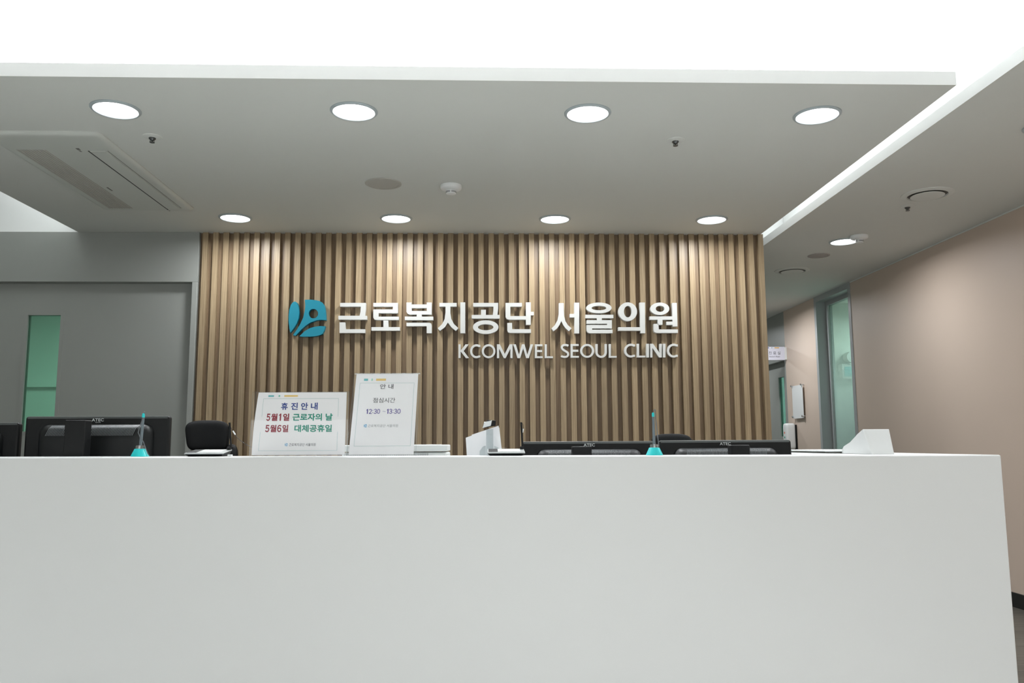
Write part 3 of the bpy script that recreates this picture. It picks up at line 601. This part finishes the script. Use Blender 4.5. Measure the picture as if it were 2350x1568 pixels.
# ------------------------------------------------------------------ monitors
def monitor(loc, label, colx, rz=0., tilt=0., H=.305, W=.505, sub=True):
    """Origin on the staff desk below the panel; loc[2]..ztop gives the stand height; the back faces the counter."""
    x, y, ztop = loc; zb = .7252
    t = thing('computer_monitor', label, 'monitor', (x, y, zb), rz, 'computer monitors on the staff desk')
    zt = ztop-zb; z0 = zt-H
    lean = lambda px, py, pz: (px, py+(pz-zt)*math.tan(tilt), pz)
    def leanbm(bb):
        for v in bb.bm.verts: v.co = lean(*v.co)
        return bb
    k = B(); k.box(-W/2, 0, z0, W/2, .028, zt); leanbm(k).build('panel', M['black'], t, bevel=.009, seg=3)
    k = B(); k.hexa([(-W/2+.008, -.0006, zt-.0085), (W/2-.008, -.0006, zt-.0085), (W/2-.008, .012, zt-.002), (-W/2+.008, .012, zt-.002), (-W/2+.008, .0022, zt-.0012), (W/2-.008, .0022, zt-.0012), (W/2-.008, .012, zt+.0004), (-W/2+.008, .012, zt+.0004)]); leanbm(k).build('top_edge_highlight', M['edge_highlight'], t)  # lighter strip: downlight caught on the top chamfer, put into the colour
    k = B(); k.box(-W/2+.014, .0282, z0+.02, W/2-.014, .0288, zt-.014); leanbm(k).build('screen', M['gap'], t)
    # moulded back housing
    k = B(); rings = []
    zc0, zc1 = z0+.035, zt-.028
    for i, y_ in ((0, -.0003), (.004, -.012), (.016, -.028), (.034, -.036), (.06, -.038)):
        rings.append([k.bm.verts.new((px, y_, pz)) for px, pz in rrect(-.2+i, zc0+i, .2-i, zc1-i*.9, .034-i*.3)])
    for a, bb in zip(rings, rings[1:]):
        for i in range(len(a)): k.bm.faces.new([a[i], a[(i+1) % len(a)], bb[(i+1) % len(a)], bb[i]])
    k.bm.faces.new(rings[0]); k.bm.faces.new(rings[-1])
    leanbm(k).build('back_housing', M['black_soft'], t, smooth=True)
    # slanted fins of the vent along the top of the housing
    k = B(); n = 58
    def yz(s): # along the curved upper shoulder
        pr = [(-.014, zc1-.006), (-.0285, zc1-.0145), (-.0365, zc1-.031), (-.0385, zc1-.042)]
        f = s*3; i = min(int(f), 2); f -= i
        return pr[i][0]*(1-f)+pr[i+1][0]*f, pr[i][1]*(1-f)+pr[i+1][1]*f
    kk = B()
    for j in range(12):
        (ya, za), (yb_, zb_) = yz(j/12), yz((j+1)/12)
        kk.face([(-.152-.012*j/12+.004, ya-.0012, za), (.152-.012*j/12+.001, ya-.0012, za), (.152-.012*(j+1)/12+.001, yb_-.0012, zb_), (-.152-.012*(j+1)/12+.004, yb_-.0012, zb_)])
    leanbm(kk).build('vent_recess', M['gap'], t)
    for i in range(n):
        xx = -.148+.298*i/(n-1)
        k.tube([(xx-.012*s, yz(s)[0]-.0016, yz(s)[1]) for s in (0, .2, .4, .6, .8, 1)], .0013, 4)
    leanbm(k).build('vent_fins', M['fin'], t)
    k = B(); k.box(-.10, -.0405, zc0+.02, .10, -.0384, zc0+.13); leanbm(k).build('mount_plate', M['black'], t, bevel=.001)
    # maker's mark
    lx = 0.0
    k = B(); me = text_mesh('ATEC', .012); k.mesh(me, lambda u, v, q: (lx-.021+.042*u, -.0008, zt-.0185+.0105*v))
    if sub:
        me2 = text_mesh('에이텍', 0); k.mesh(me2, lambda u, v, q: (lx-.008+.018*u, -.0008, zt-.0245+.004*v))
    for v in k.bm.verts: v.co = lean(*v.co)
    k.build('maker_lettering', M['logo'], t)
    # stand
    k = B(); k.cbox(colx, -.135, .012, .068, .052, zt-.018-.012); k.build('stand_column', M['black'], t, bevel=.004, seg=3)
    k = B(); k.cbox(colx*.5, -.075, z0+.09, abs(colx)+.07, .075, .07); k.build('stand_hinge', M['black'], t, bevel=.004)
    k = B(); k.cbox(colx, -.06, 0, .24, .19, .012); k.build('stand_base', M['black'], t, bevel=.004)
    return t
monitor((-1.385, 3.00, 1.1435), 'black monitor standing behind the teal pen stand at the left end', -.005, .02)
monitor((-1.912, 3.00, 1.122), 'black monitor mostly cut off by the left picture edge', -.005, .0)
monitor((.388, 3.08, 1.0455), 'black monitor low behind the counter between signature pad and pen stand', -.045, .0, .08, sub=False)
monitor((.912, 3.12, 1.0475), 'black monitor at the right end of the counter beside the binder', .012, -.02, .08, sub=False)

# ------------------------------------------------------------------ office chairs
def office_chair(loc, rz, label, lift=0.):
    t = thing('office_chair', label, 'chair', loc, rz, 'office chairs behind the counter')
    for i in range(5):
        a = 2*PI*i/5+.3
        k = B(); k.tube([(.03*math.cos(a), .03*math.sin(a), .12), (.29*math.cos(a), .29*math.sin(a), .085)], [.024, .016], 10); k.build('star_leg', M['black'], t, smooth=True)
        k = B(); k.lathe([(.012, -.011), (.029, -.011), (.03, 0), (.029, .011), (.012, .011)], (.29*math.cos(a), .29*math.sin(a), .0302), 20, 'X'); k.tube([(.29*math.cos(a), .29*math.sin(a), .05), (.29*math.cos(a), .29*math.sin(a), .09)], .009, 8); k.build('caster', M['black'], t, smooth=True)
    B().lathe([(.03, .10), (.03, .24), (.02, .241), (.02, .42+lift), (.03, .42+lift)], n=20).build('gas_post', M['black'], t, smooth=True)
    B().pillow(.25, .24, .045, .45, .4, (0, 0, .455+lift)).build('seat', M['leather'], t, smooth=True)
    # the backrest is on the +Y (wall) side, the sitter faces the counter
    B().pillow(.215, .04, .25, .4, .5, (.0, .26, .73+lift), bend=-.6).build('backrest', M['leather'], t, smooth=True)
    k = B(); k.tube([(0, .12, .43+lift), (0, .27, .45+lift), (0, .305, .60+lift), (0, .305, .95+lift), (0, .29, 1.06+lift)], .018, 10); k.build('back_spine', M['black'], t, smooth=True)
    def fn(x, y, z):
        s = (1+.10*(z/.075)) if x < 0 else (1+.02*(z/.075))
        return x*s, y, z+.012*(1-(x/.125)**2)
    B().pillow(.098, .032, .072, .45, .45, (0, .25, 1.075+lift), bend=-1.5, fn=fn).build('headrest', M['leather'], t, smooth=True)
    B().pillow(.05, .03, .10, .5, .5, (.085, .29, .945+lift)).build('headrest_bracket', M['black'], t, smooth=True)
    k = B()
    k.tube([(.096, .25-.016, 1.01+lift), (.098, .25-.022, 1.07+lift), (.099, .25-.018, 1.128+lift)], .005, 8); k.build('side_piping', M['black'], t, smooth=True)
    for sx in (-1, 1):
        k = B(); k.tube([(sx*.24, .05, .46+lift), (sx*.29, .05, .48+lift), (sx*.29, .05, .64+lift)], .016, 10); k.pillow(.035, .12, .016, .5, .5, (sx*.29, .02, .655+lift)); k.build('armrest', M['black'], t, smooth=True)
    return t
office_chair((-1.309, 3.80, 0), .12, 'black leather office chair in front of the grey door edge', .0)
office_chair((.905, 3.80, 0), -.05, 'black office chair showing only its top above the two right monitors', -.075)

# ------------------------------------------------------------------ things on the counter
def pen_stand(x, y, label, style):
    t = thing('pen_stand', label, 'pen stand', (x, y, top(x)+.0002), 0, 'teal pen stands')
    B().lathe([(.0275, 0), (.0282, .001), (.0172, .0245), (.0168, .0250), (.008, .0252)], n=48).build('base', M['teal'], t, smooth=True)
    k = B(); k.lathe([(.0162, .0253), (.0152, .0360), (.0142, .0362), (.0150, .0258)], n=40)
    for i in range(6):
        a = i*PI/3+.2; k.tube([(.0125*math.cos(a), .0125*math.sin(a), .0254), (.0118*math.cos(a), .0118*math.sin(a), .0355)], .0012, 6)
    k.lathe([(.0075, .0253), (.0075, .036), (.0055, .036), (.0055, .0253)], n=24)
    k.build('clear_collar', M['smoke_clear'], t, smooth=True)
    pen = B()
    tipx = -.001 if style == 'right' else .005
    pen.tube([(0, 0, .0262), (tipx*.5, 0, .075), (tipx, 0, .127)], [.0048, .0046, .0041], 14)
    pen.build('pen', M['pengrey'], t, smooth=True)
    cap = B(); cap.tube([(tipx, 0, .1272), (tipx, 0, .136), (tipx*1.05, 0, .1408)], [.0045, .0044, .0035], 14)
    cap.build('pen_cap', M['teal'], t, smooth=True)['label'] = 'teal pen cap'
    # coiled cord from the cap down to the base
    if style == 'right': ctrl = [(-.0005, 0, .141), (.002, .001, .148), (.006, .002, .1515), (.0075, .003, .142), (.008, .004, .12), (.0105, .004, .095), (.0125, .004, .07), (.0145, .003, .045), (.0155, .002, .0275)]
    else: ctrl = [(.005, 0, .141), (.008, .001, .1455), (.0085, .001, .141), (.005, -.004, .122), (-.003, -.007, .095), (-.006, -.007, .078), (.001, -.007, .062), (.012, -.007, .048), (.020, -.006, .025), (.028, -.006, .008), (.0315, -.004, .0032)]
    path = []
    for i in range(len(ctrl)-1):
        a, b_ = Vector(ctrl[i]), Vector(ctrl[i+1]); nn = max(6, int((b_-a).length/.00022))
        for j in range(nn): path.append(a.lerp(b_, j/nn))
    coil = []
    for i, p in enumerate(path):
        ph = i*.85; coil.append(p+Vector((math.cos(ph)*.0013, math.sin(ph)*.0013, 0)))
    B().tube(coil, .0006, 4).build('coiled_cord', M['cord'], t)
    return t
pen_stand(-1.130, 2.755, 'teal cone pen stand with grey pen in front of the left monitor', 'left')
pen_stand(.5615, 2.735, 'teal cone pen stand with grey pen between the two right monitors', 'right')

def signature_pad(x, y, label, cord, lean, rz=0.):
    t = thing('signature_pad', label, 'signature pad', (x, y, top(x)+.0004), rz, 'signature pads on the counter')
    W2 = .062
    k = B(); k.hexa([(-W2+.008, -.03, 0), (W2-.008, -.03, 0), (W2-.008, .045, 0), (-W2+.008, .045, 0),
                     (-W2, -.045, .0068), (W2, -.045, .0068), (W2, .055, .0178), (-W2, .055, .0178)])
    k.build('body', M['black'], t, bevel=.0012)
    k = B(); k.hexa([(-W2, -.0455, .0069), (W2, -.0455, .0069), (W2, .055, .0179), (-W2, .055, .0179),
                     (-W2, -.0455, .0105), (W2, -.0455, .0105), (W2, .055, .0215), (-W2, .055, .0215)])
    k.build('bezel', M['silver'], t, bevel=.0012)
    k = B(); sz = lambda yy: .0106+(yy+.0455)*.011/.1005
    x0, x1 = -.026, .048
    k.hexa([(x0, -.030, sz(-.03)), (x1, -.030, sz(-.03)), (x1, .045, sz(.045)), (x0, .045, sz(.045)), (x0, -.030, sz(-.03)+.0012), (x1, -.030, sz(-.03)+.0012), (x1, .045, sz(.045)+.0012), (x0, .045, sz(.045)+.0012)])
    k.build('screen', M['screen'], t)['label'] = 'pale writing screen'
    k = B(); x0, x1 = -.058, -.028
    k.hexa([(x0, -.032, sz(-.032)), (x1, -.032, sz(-.032)), (x1, .05, sz(.05)), (x0, .05, sz(.05)), (x0, -.032, sz(-.032)+.0008), (x1, -.032, sz(-.032)+.0008), (x1, .05, sz(.05)+.0008), (x0, .05, sz(.05)+.0008)])
    k.build('button_panel', M['black_soft'], t)
    k = B(); k.cbox(.055, .044, .0206, .012, .016, .009); k.build('stylus_holder', M['black'], t, bevel=.001)
    k = B(); k.tube([(.055+lean, .044, .0298), (.055+lean*.4, .044, .07), (.053, .044, .111)], [.003, .0036, .0034], 10); k.build('stylus', M['black'], t, smooth=True)
    k = B(); k.tube(cord, .0008, 6); k.build('stylus_cord', M['blackcord'], t)
    return t
def crv(pts, n=8):
    out = []
    P = [Vector(p) for p in pts]
    for i in range(len(P)-1):
        p0, p1, p2, p3 = P[max(i-1, 0)], P[i], P[i+1], P[min(i+2, len(P)-1)]
        for j in range(n):
            s = j/n; out.append(.5*((2*p1)+(p2-p0)*s+(2*p0-5*p1+4*p2-p3)*s*s+(3*p1-p0-3*p2+p3)*s**3))
    out.append(P[-1]); return [tuple(p) for p in out]
def white_tag(t, a, b_):
    k = B(); k.tube([a, b_], .0022, 8); k.build('cord_tag', M['white_plastic'], t)['label'] = 'white cord tag'
cordL = crv([(.053, .044, .111), (.0575, .046, .095), (.067, .047, .078), (.086, .048, .055), (.115, .05, .035), (.145, .053, .021)])
tl = signature_pad(-.913, 2.765, 'black and silver signature pad in front of the left office chair', cordL, .006, .0)
white_tag(tl, (.0648, .0462, .0835), (.0728, .0470, .0705))
cordR = crv([(.053, .044, .111), (.058, .045, .106), (.061, .045, .094), (.0600, .045, .086), (.057, .045, .075), (.055, .0452, .066), (.0565, .045, .05), (.0555, .044, .0262)])
tr = signature_pad(.0695, 2.765, 'black and silver signature pad in front of the document holder', cordR, .002)
white_tag(tr, (.0605, .0440, .089), (.0580, .0440, .076))
o = B().cbox(-.821, 2.70, top(-.817)+.0003, .0135, .012, .0062).build('eraser', M['white_plastic'], bevel=.001)
tag(o, 'tiny white block beside the left signature pad', 'eraser')

# acrylic notice stands
def notice(name, label, loc, w, h, lean, group, edge_fn, draw, rz=0., foot=.07):
    t = thing(name, label, 'sign', loc, rz, group)
    cl, sl = math.cos(lean), math.sin(lean)
    P = lambda u, v, off: (u, v*sl-off*cl, v*cl+off*sl)          # u across, v up the sheet, off towards the viewer
    def sheet(bb, u0, u1, v0, v1, o0, o1):
        bb.hexa([P(u0, v0, o0), P(u1, v0, o0), P(u1, v0, o1), P(u0, v0, o1), P(u0, v1, o0), P(u1, v1, o0), P(u1, v1, o1), P(u0, v1, o1)])
    ms = .0065
    k = B(); sheet(k, -w/2-ms, w/2+ms, .002, h+.004, -.0035, -.0012); sheet(k, -w/2-ms, w/2+ms, .002, h+.004, .0022, .0042)
    k.box(-w/2-ms, -.004, 0, w/2+ms, foot, .002); k.build('acrylic_holder', M['acrylic'], t)
    k = B()
    sheet(k, -w/2-ms-.0008, -w/2-ms-.0001, .002, h+.0045, -.0035, .0042); sheet(k, w/2+ms+.0001, w/2+ms+.0008, .002, h+.0045, -.0035, .0042)
    sheet(k, -w/2-ms, w/2+ms, h+.0041, h+.0048, -.0035, .0042)
    k.build('acrylic_rim', M['acrylic_edge'], t)
    n = 14; k = B(); U = lambda u, v: edge_fn(u, v)
    for i in range(n):
        for j in range(n):
            q = [U(i/n, j/n), U((i+1)/n, j/n), U((i+1)/n, (j+1)/n), U(i/n, (j+1)/n)]
            k.face([P(a-w/2, b_, c_+.0003) for a, b_, c_ in q])
    for i in range(n):
        for j in range(n):
            q = [U(i/n, j/n), U((i+1)/n, j/n), U((i+1)/n, (j+1)/n), U(i/n, (j+1)/n)]
            k.face([P(a-w/2, b_, c_) for a, b_, c_ in q][::-1])
    bmesh.ops.remove_doubles(k.bm, verts=k.bm.verts, dist=1e-6)
    pap = k.build('paper_sheet', M['paper'], t, smooth=True)
    mats = []; tx = B()
    def setm(m):
        if m not in mats: mats.append(m)
        tx.mi = mats.index(m)
    def mp(u, v):
        a, b_, c_ = U(u, v); return P(a-w/2, b_, c_+.0007)
    def rect(u0, v0, u1, v1, m):           # v measured from the top, as read on the sheet
        setm(m); tx.face([mp(u0, 1-v0), mp(u1, 1-v0), mp(u1, 1-v1), mp(u0, 1-v1)])
    def text(body, u0, v0, u1, v1, m, bold=0.):
        if body == '１':
            setm(m); b = [(.42, 0), (1, 0), (1, 1), (.55, 1), (0, .80), (0, .64), (.42, .78)]
            tx.face([mp(u0+(u1-u0)*x, 1-v1+(v1-v0)*y) for x, y in b]); return
        setm(m); me = text_mesh(body, bold)
        tx.mesh(me, lambda x, y, z: mp(u0+(u1-u0)*x, 1-v1+(v1-v0)*y)); bpy.data.meshes.remove(me)
    def emb(u0, v0, u1, v1, m):
        setm(m)
        for sh in emblem_unit():
            me = curve_mesh(sh, 0); tx.mesh(me, lambda x, y, z: mp(u0+(u1-u0)*x, 1-v1+(v1-v0)*y)); bpy.data.meshes.remove(me)
    def frame(u0, v0, u1, v1, m):
        d_ = .0009/w; e_ = .0009/h
        rect(u0, v0, u1, v0+e_, m); rect(u0, v1-e_, u1, v1, m); rect(u0, v0, u0+d_, v1, m); rect(u1-d_, v0, u1, v1, m)
    draw(rect, text, emb, frame)
    tx.build('printed_text', mats, pap)
    return t
def draw_land(rect, text, emb, frame):
    rect(.124, .045, .190, .072, M['dash_teal']); rect(.243, .043, .262, .072, M['dash_green']); rect(.31, .043, .463, .072, M['dash_yellow'])
    frame(.07, .10, .915, .935, M['line'])
    text('휴', .284, .167, .358, .282, M['blue'], .026); text('진', .394, .167, .470, .282, M['blue'], .026); text('안', .505, .167, .582, .282, M['blue'], .026); text('내', .614, .167, .688, .282, M['blue'], .026)
    for ch, u0, u1 in (('５', .130, .172), ('월', .182, .253), ('１', .268, .293), ('일', .314, .383)): text(ch, u0, .342, u1, .458, M['red'], .03)
    text('근로자의 날', .42, .342, .856, .458, M['green'], .028)
    for ch, u0, u1 in (('５', .128, .172), ('월', .180, .250), ('６', .258, .304), ('일', .314, .380)): text(ch, u0, .522, u1, .638, M['red'], .03)
    text('대체공휴일', .446, .522, .852, .638, M['green'], .028)
    emb(.352, .815, .383, .862, M['sky']); text('근로복지공단 서울의원', .396, .815, .683, .862, M['ink'], .004)
def draw_port(rect, text, emb, frame):
    rect(.13, .062, .195, .090, M['dash_teal']); rect(.25, .062, .27, .090, M['dash_green']); rect(.325, .062, .483, .090, M['dash_yellow'])
    frame(.07, .118, .945, .900, M['line'])
    text('안 내', .40, .133, .612, .195, M['ink'], .006); text('점심시간', .305, .308, .656, .370, M['ink'], .0)
    for ch, x0, x1 in (('１', 1322, 1340), ('２', 1350, 1382), ('３', 1402, 1435), ('０', 1438, 1470), ('１', 1543, 1560), ('３', 1568, 1600), ('３', 1620, 1652), ('０', 1656, 1690)): text(ch, (x0-1177)/680, .448, (x1-1177)/680, .508, M['purple'], .012)
    for x0 in (1387, 1607): text('：', (x0-1177)/680, .460, (x0+7-1177)/680, .498, M['purple'], .012)
    text('～', (1497-1177)/680, .474, (1530-1177)/680, .484, M['purple'], .0)
    emb(.195, .636, .243, .674, M['sky']); text('근로복지공단 서울의원', .26, .638, .73, .672, M['grey_ink'], .0)
def edge_land(u, v):   # the sheet bows: its left edge curls in towards the top
    curl = .012*(v**2)*(1-u)**3
    return (u*.297+curl, .004+v*.2015, .001+.0006*math.sin(PI*v))
def edge_port(u, v): return (u*.209, .004+v*.293, .001)
notice('notice_stand', 'landscape notice in an acrylic stand with red, green and blue Korean print', (-.5975, 2.675, top(-.5975)+.0009), .297, .2025, .07, 'acrylic notice stands', edge_land, draw_land, -.02)
notice('notice_stand', 'taller portrait notice leaning back in an acrylic stand with purple opening hours', (-.334, 2.675, top(-.334)+.0009), .209, .294, .40, 'acrylic notice stands', edge_port, draw_port, -.03, .12)

# white wedge and binder on the right return
x0, x1, zt_ = 1.321, 1.400, top(1.35)+.0006
prof = [(2.795, 0), (2.850, .0865), (2.890, .072), (2.96, .041), (3.012, .027), (3.030, .014), (3.034, 0)]
k = B()
L_ = [k.bm.verts.new((x0, y, zt_+z)) for y, z in prof]; R_ = [k.bm.verts.new((x1+.014*z/.0865, y, zt_+z)) for y, z in prof]
k.bm.faces.new(L_); k.bm.faces.new(R_[::-1])
for i in range(len(prof)): k.bm.faces.new([L_[i], L_[(i+1) % len(prof)], R_[(i+1) % len(prof)], R_[i]])
o = k.build('leaflet_box', M['box_white'], bevel=.0012)
tag(o, 'white wedge-shaped paper box on the right end of the counter', 'box')
t = thing('binder', 'thin pale grey binder lying flat behind the white paper box', 'binder', (1.40, 3.27, top(1.4)+.0008))
B().box(-.145, -.24, 0, .11, .24, .0015).build('cover', M['device'], t, bevel=.0005)
B().box(-.140, -.235, .0016, .105, .235, .0068).build('pages', M['vent_grey'], t)
B().box(-.147, -.242, .0069, .112, .242, .0115).build('cover', M['device'], t, bevel=.001)

# printer behind the notices
t = thing('printer', 'white desktop printer partly hidden behind the portrait notice', 'printer', (-.315, 3.11, .7252))
B().box(-.198, -.12, .06, .178, .16, .284).build('body', M['device'], t, bevel=.006)
B().box(-.198, -.128, .287, .178, .16, .311).build('lid', M['device'], t, bevel=.004)
k = B()
for i in range(46): k.box(-.19+i*.0066, -.1225, .262, -.19+i*.0066+.0036, -.1203, .281)
k.build('vent_ribs', M['silver'], t)
B().box(-.202, -.126, 0, .184, .165, .0598).build('paper_tray', M['device'], t, bevel=.005)
B().box(.02, -.07, .3115, .15, .06, .3122).build('paper_sheet', M['paper'], t)

# document holder with papers
t = thing('document_holder', 'clear acrylic copy holder clipping two white sheets of paper', 'document holder', (0, 3.04, .7252))
Z0 = .7252
def quad(bb, pts, y, th, lean):
    q = [(px, y+(pz-.95)*lean, pz-Z0) for px, pz in pts]
    bb.hexa([(a, y_, c_) for a, y_, c_ in q]+[(a, y_+th, c_) for a, y_, c_ in q])
k = B(); quad(k, [(-.062, .80), (.085, .80), (.050, 1.105), (-.049, 1.072)], 0, .0006, .12); k.build('paper_sheet', M['paper'], t)
k = B(); quad(k, [(-.035, .79), (-.064+.0, .95), (-.0715, 1.061), (.02, 1.094)][::-1], .003, .0006, .12); k.build('paper_sheet', M['paper'], t)
k = B(); quad(k, [(.045, .81), (.083, .81), (.0525, 1.098), (.040, 1.10)], -.0065, .0005, .13); k.build('paper_sheet', M['paper'], t)
k = B(); quad(k, [(.004, .76), (.030, .76), (.030, 1.093), (.004, 1.090)], -.0085, .002, .12); k.build('acrylic_arm', M['acrylic_edge'], t)
k = B(); pts = [(-.021, .80), (-.020, 1.012), (-.008, 1.029), (.002, 1.032), (.003, .80)]
k.prism([(a, -.011+(c_-.95)*.12, c_-Z0) for a, c_ in pts], (0, .002, 0)); pts = [(.033, .80), (.034, 1.031), (.045, 1.026), (.058, 1.016), (.062, .80)]
k.prism([(a, -.011+(c_-.95)*.12, c_-Z0) for a, c_ in pts], (0, .002, 0)); k.build('acrylic_lip', M['acrylic_edge'], t)
k = B(); k.hexa([(-.01, -.006, 1.096-Z0), (.022, -.006, 1.104-Z0), (.022, .004, 1.104-Z0), (-.01, .004, 1.096-Z0), (-.004, -.008, 1.118-Z0), (.026, -.008, 1.124-Z0), (.026, .006, 1.124-Z0), (-.004, .006, 1.118-Z0)])
k.build('clip', M['chrome'], t, bevel=.002)
k = B(); k.hexa([(.004, .0065, 1.098-Z0), (.038, .0065, 1.104-Z0), (.038, .016, 1.104-Z0), (.004, .016, 1.098-Z0), (.006, .0065, 1.126-Z0), (.040, .0065, 1.124-Z0), (.040, .016, 1.124-Z0), (.006, .016, 1.126-Z0)])
k.build('clip_pad', M['black'], t, bevel=.003)
k = B(); k.box(-.07, -.05, 0, .09, .07, .008); k.box(-.06, .028, .008, .08, .034, .30); k.build('stand', M['acrylic'], t)

# ------------------------------------------------------------------ things on the corridor wall
t = thing('wall_plate', 'pale acrylic plate held by four standoffs on the pink wall', 'sign', (XR, 8.65, 1.478))
B().box(-.030, -.155, -.185, -.024, .155, .185).build('acrylic_sheet', M['acrylic'], t)
B().box(-.0235, -.148, -.185, -.022, .148, .165).build('blank_sheet', M['white_plastic'], t)
for y in (-.135, .135):
    for z in (-.165, .165):
        B().lathe([(.010, -.040), (.010, -.031), (.007, -.0305), (.007, -.0005)], (0, y, z), 16, 'X').build('standoff', M['chrome'], t, smooth=True)
t = thing('hand_sanitizer_dispenser', 'white hand sanitizer dispenser on the pink wall beside the grey door', 'dispenser', (XR, 8.83, 1.105))
def fx(x, y, z): return x, y, z
B().pillow(.052, .06, .14, .25, .35, (-.062, 0, 0)).build('cover', M['white_plastic'], t, smooth=True)
B().box(-.018, -.066, -.142, -.0003, .066, .125).build('back_plate', M['black'], t, bevel=.004)
B().box(-.075, -.02, -.165, -.045, .02, -.138).build('nozzle', M['silver'], t, bevel=.004)
B().box(-.1155, -.012, .03, -.112, .012, .05).build('orange_mark', M['orange'], t); B().box(-.1155, -.012, -.02, -.112, .012, .0).build('green_mark', M['green'], t)
t = thing('door_flag_sign', 'white flag sign sticking out above the grey door, reading Doctor\'s Room', 'sign', (XR, 8.97, 2.022))
B().box(-.30, -.006, -.074, -.024, .006, .074).build('panel', M['flag'], t, bevel=.001)
B().box(-.024, -.010, -.070, -.0003, .010, .070).build('bracket', M['white_plastic'], t, bevel=.001)
mats = []; tx = B()
def ft(body, x0, x1, z0, z1, m, bold=0.):
    if m not in mats: mats.append(m)
    tx.mi = mats.index(m); me = text_mesh(body, bold); tx.mesh(me, lambda u, v, q: (x0-XR+(x1-x0)*u, -.0066, z0-2.024+(z1-z0)*v))
def fb(x0, x1, z0, z1, m):
    if m not in mats: mats.append(m)
    tx.mi = mats.index(m); tx.face([(x0-XR, -.0066, z0-2.024), (x1-XR, -.0066, z0-2.024), (x1-XR, -.0066, z1-2.024), (x0-XR, -.0066, z1-2.024)])
ft('진 료 실', 3.146, 3.276, 2.010, 2.046, M['ink'], .0); ft("Doctor's Room", 3.150, 3.270, 1.980, 1.998, M['ink'], 0)
fb(3.135, 3.150, 2.081, 2.090, M['blue']); fb(3.178, 3.185, 2.081, 2.090, M['green']); fb(3.212, 3.264, 2.081, 2.090, M['dash_gold'])
tx.build('printed_text', mats, t)
t = thing('wall_dispenser', 'white wall fixture seen through the frosted glass of the corridor window', 'dispenser', (3.80, 8.4995, 1.85))
B().box(-.09, -.09, -.16, .09, -.0003, .0).build('casing', M['device'], t, bevel=.01)
B().lathe([(.02, -.12), (.06, -.12), (.06, -.02), (.02, -.02)], (.02, 0, .07), 24, 'Y').build('lamp_head', M['white_plastic'], t, smooth=True)
B().box(-.06, -.094, -.13, .03, -.0903, -.03).build('label_plate', M['dash_teal'], t)
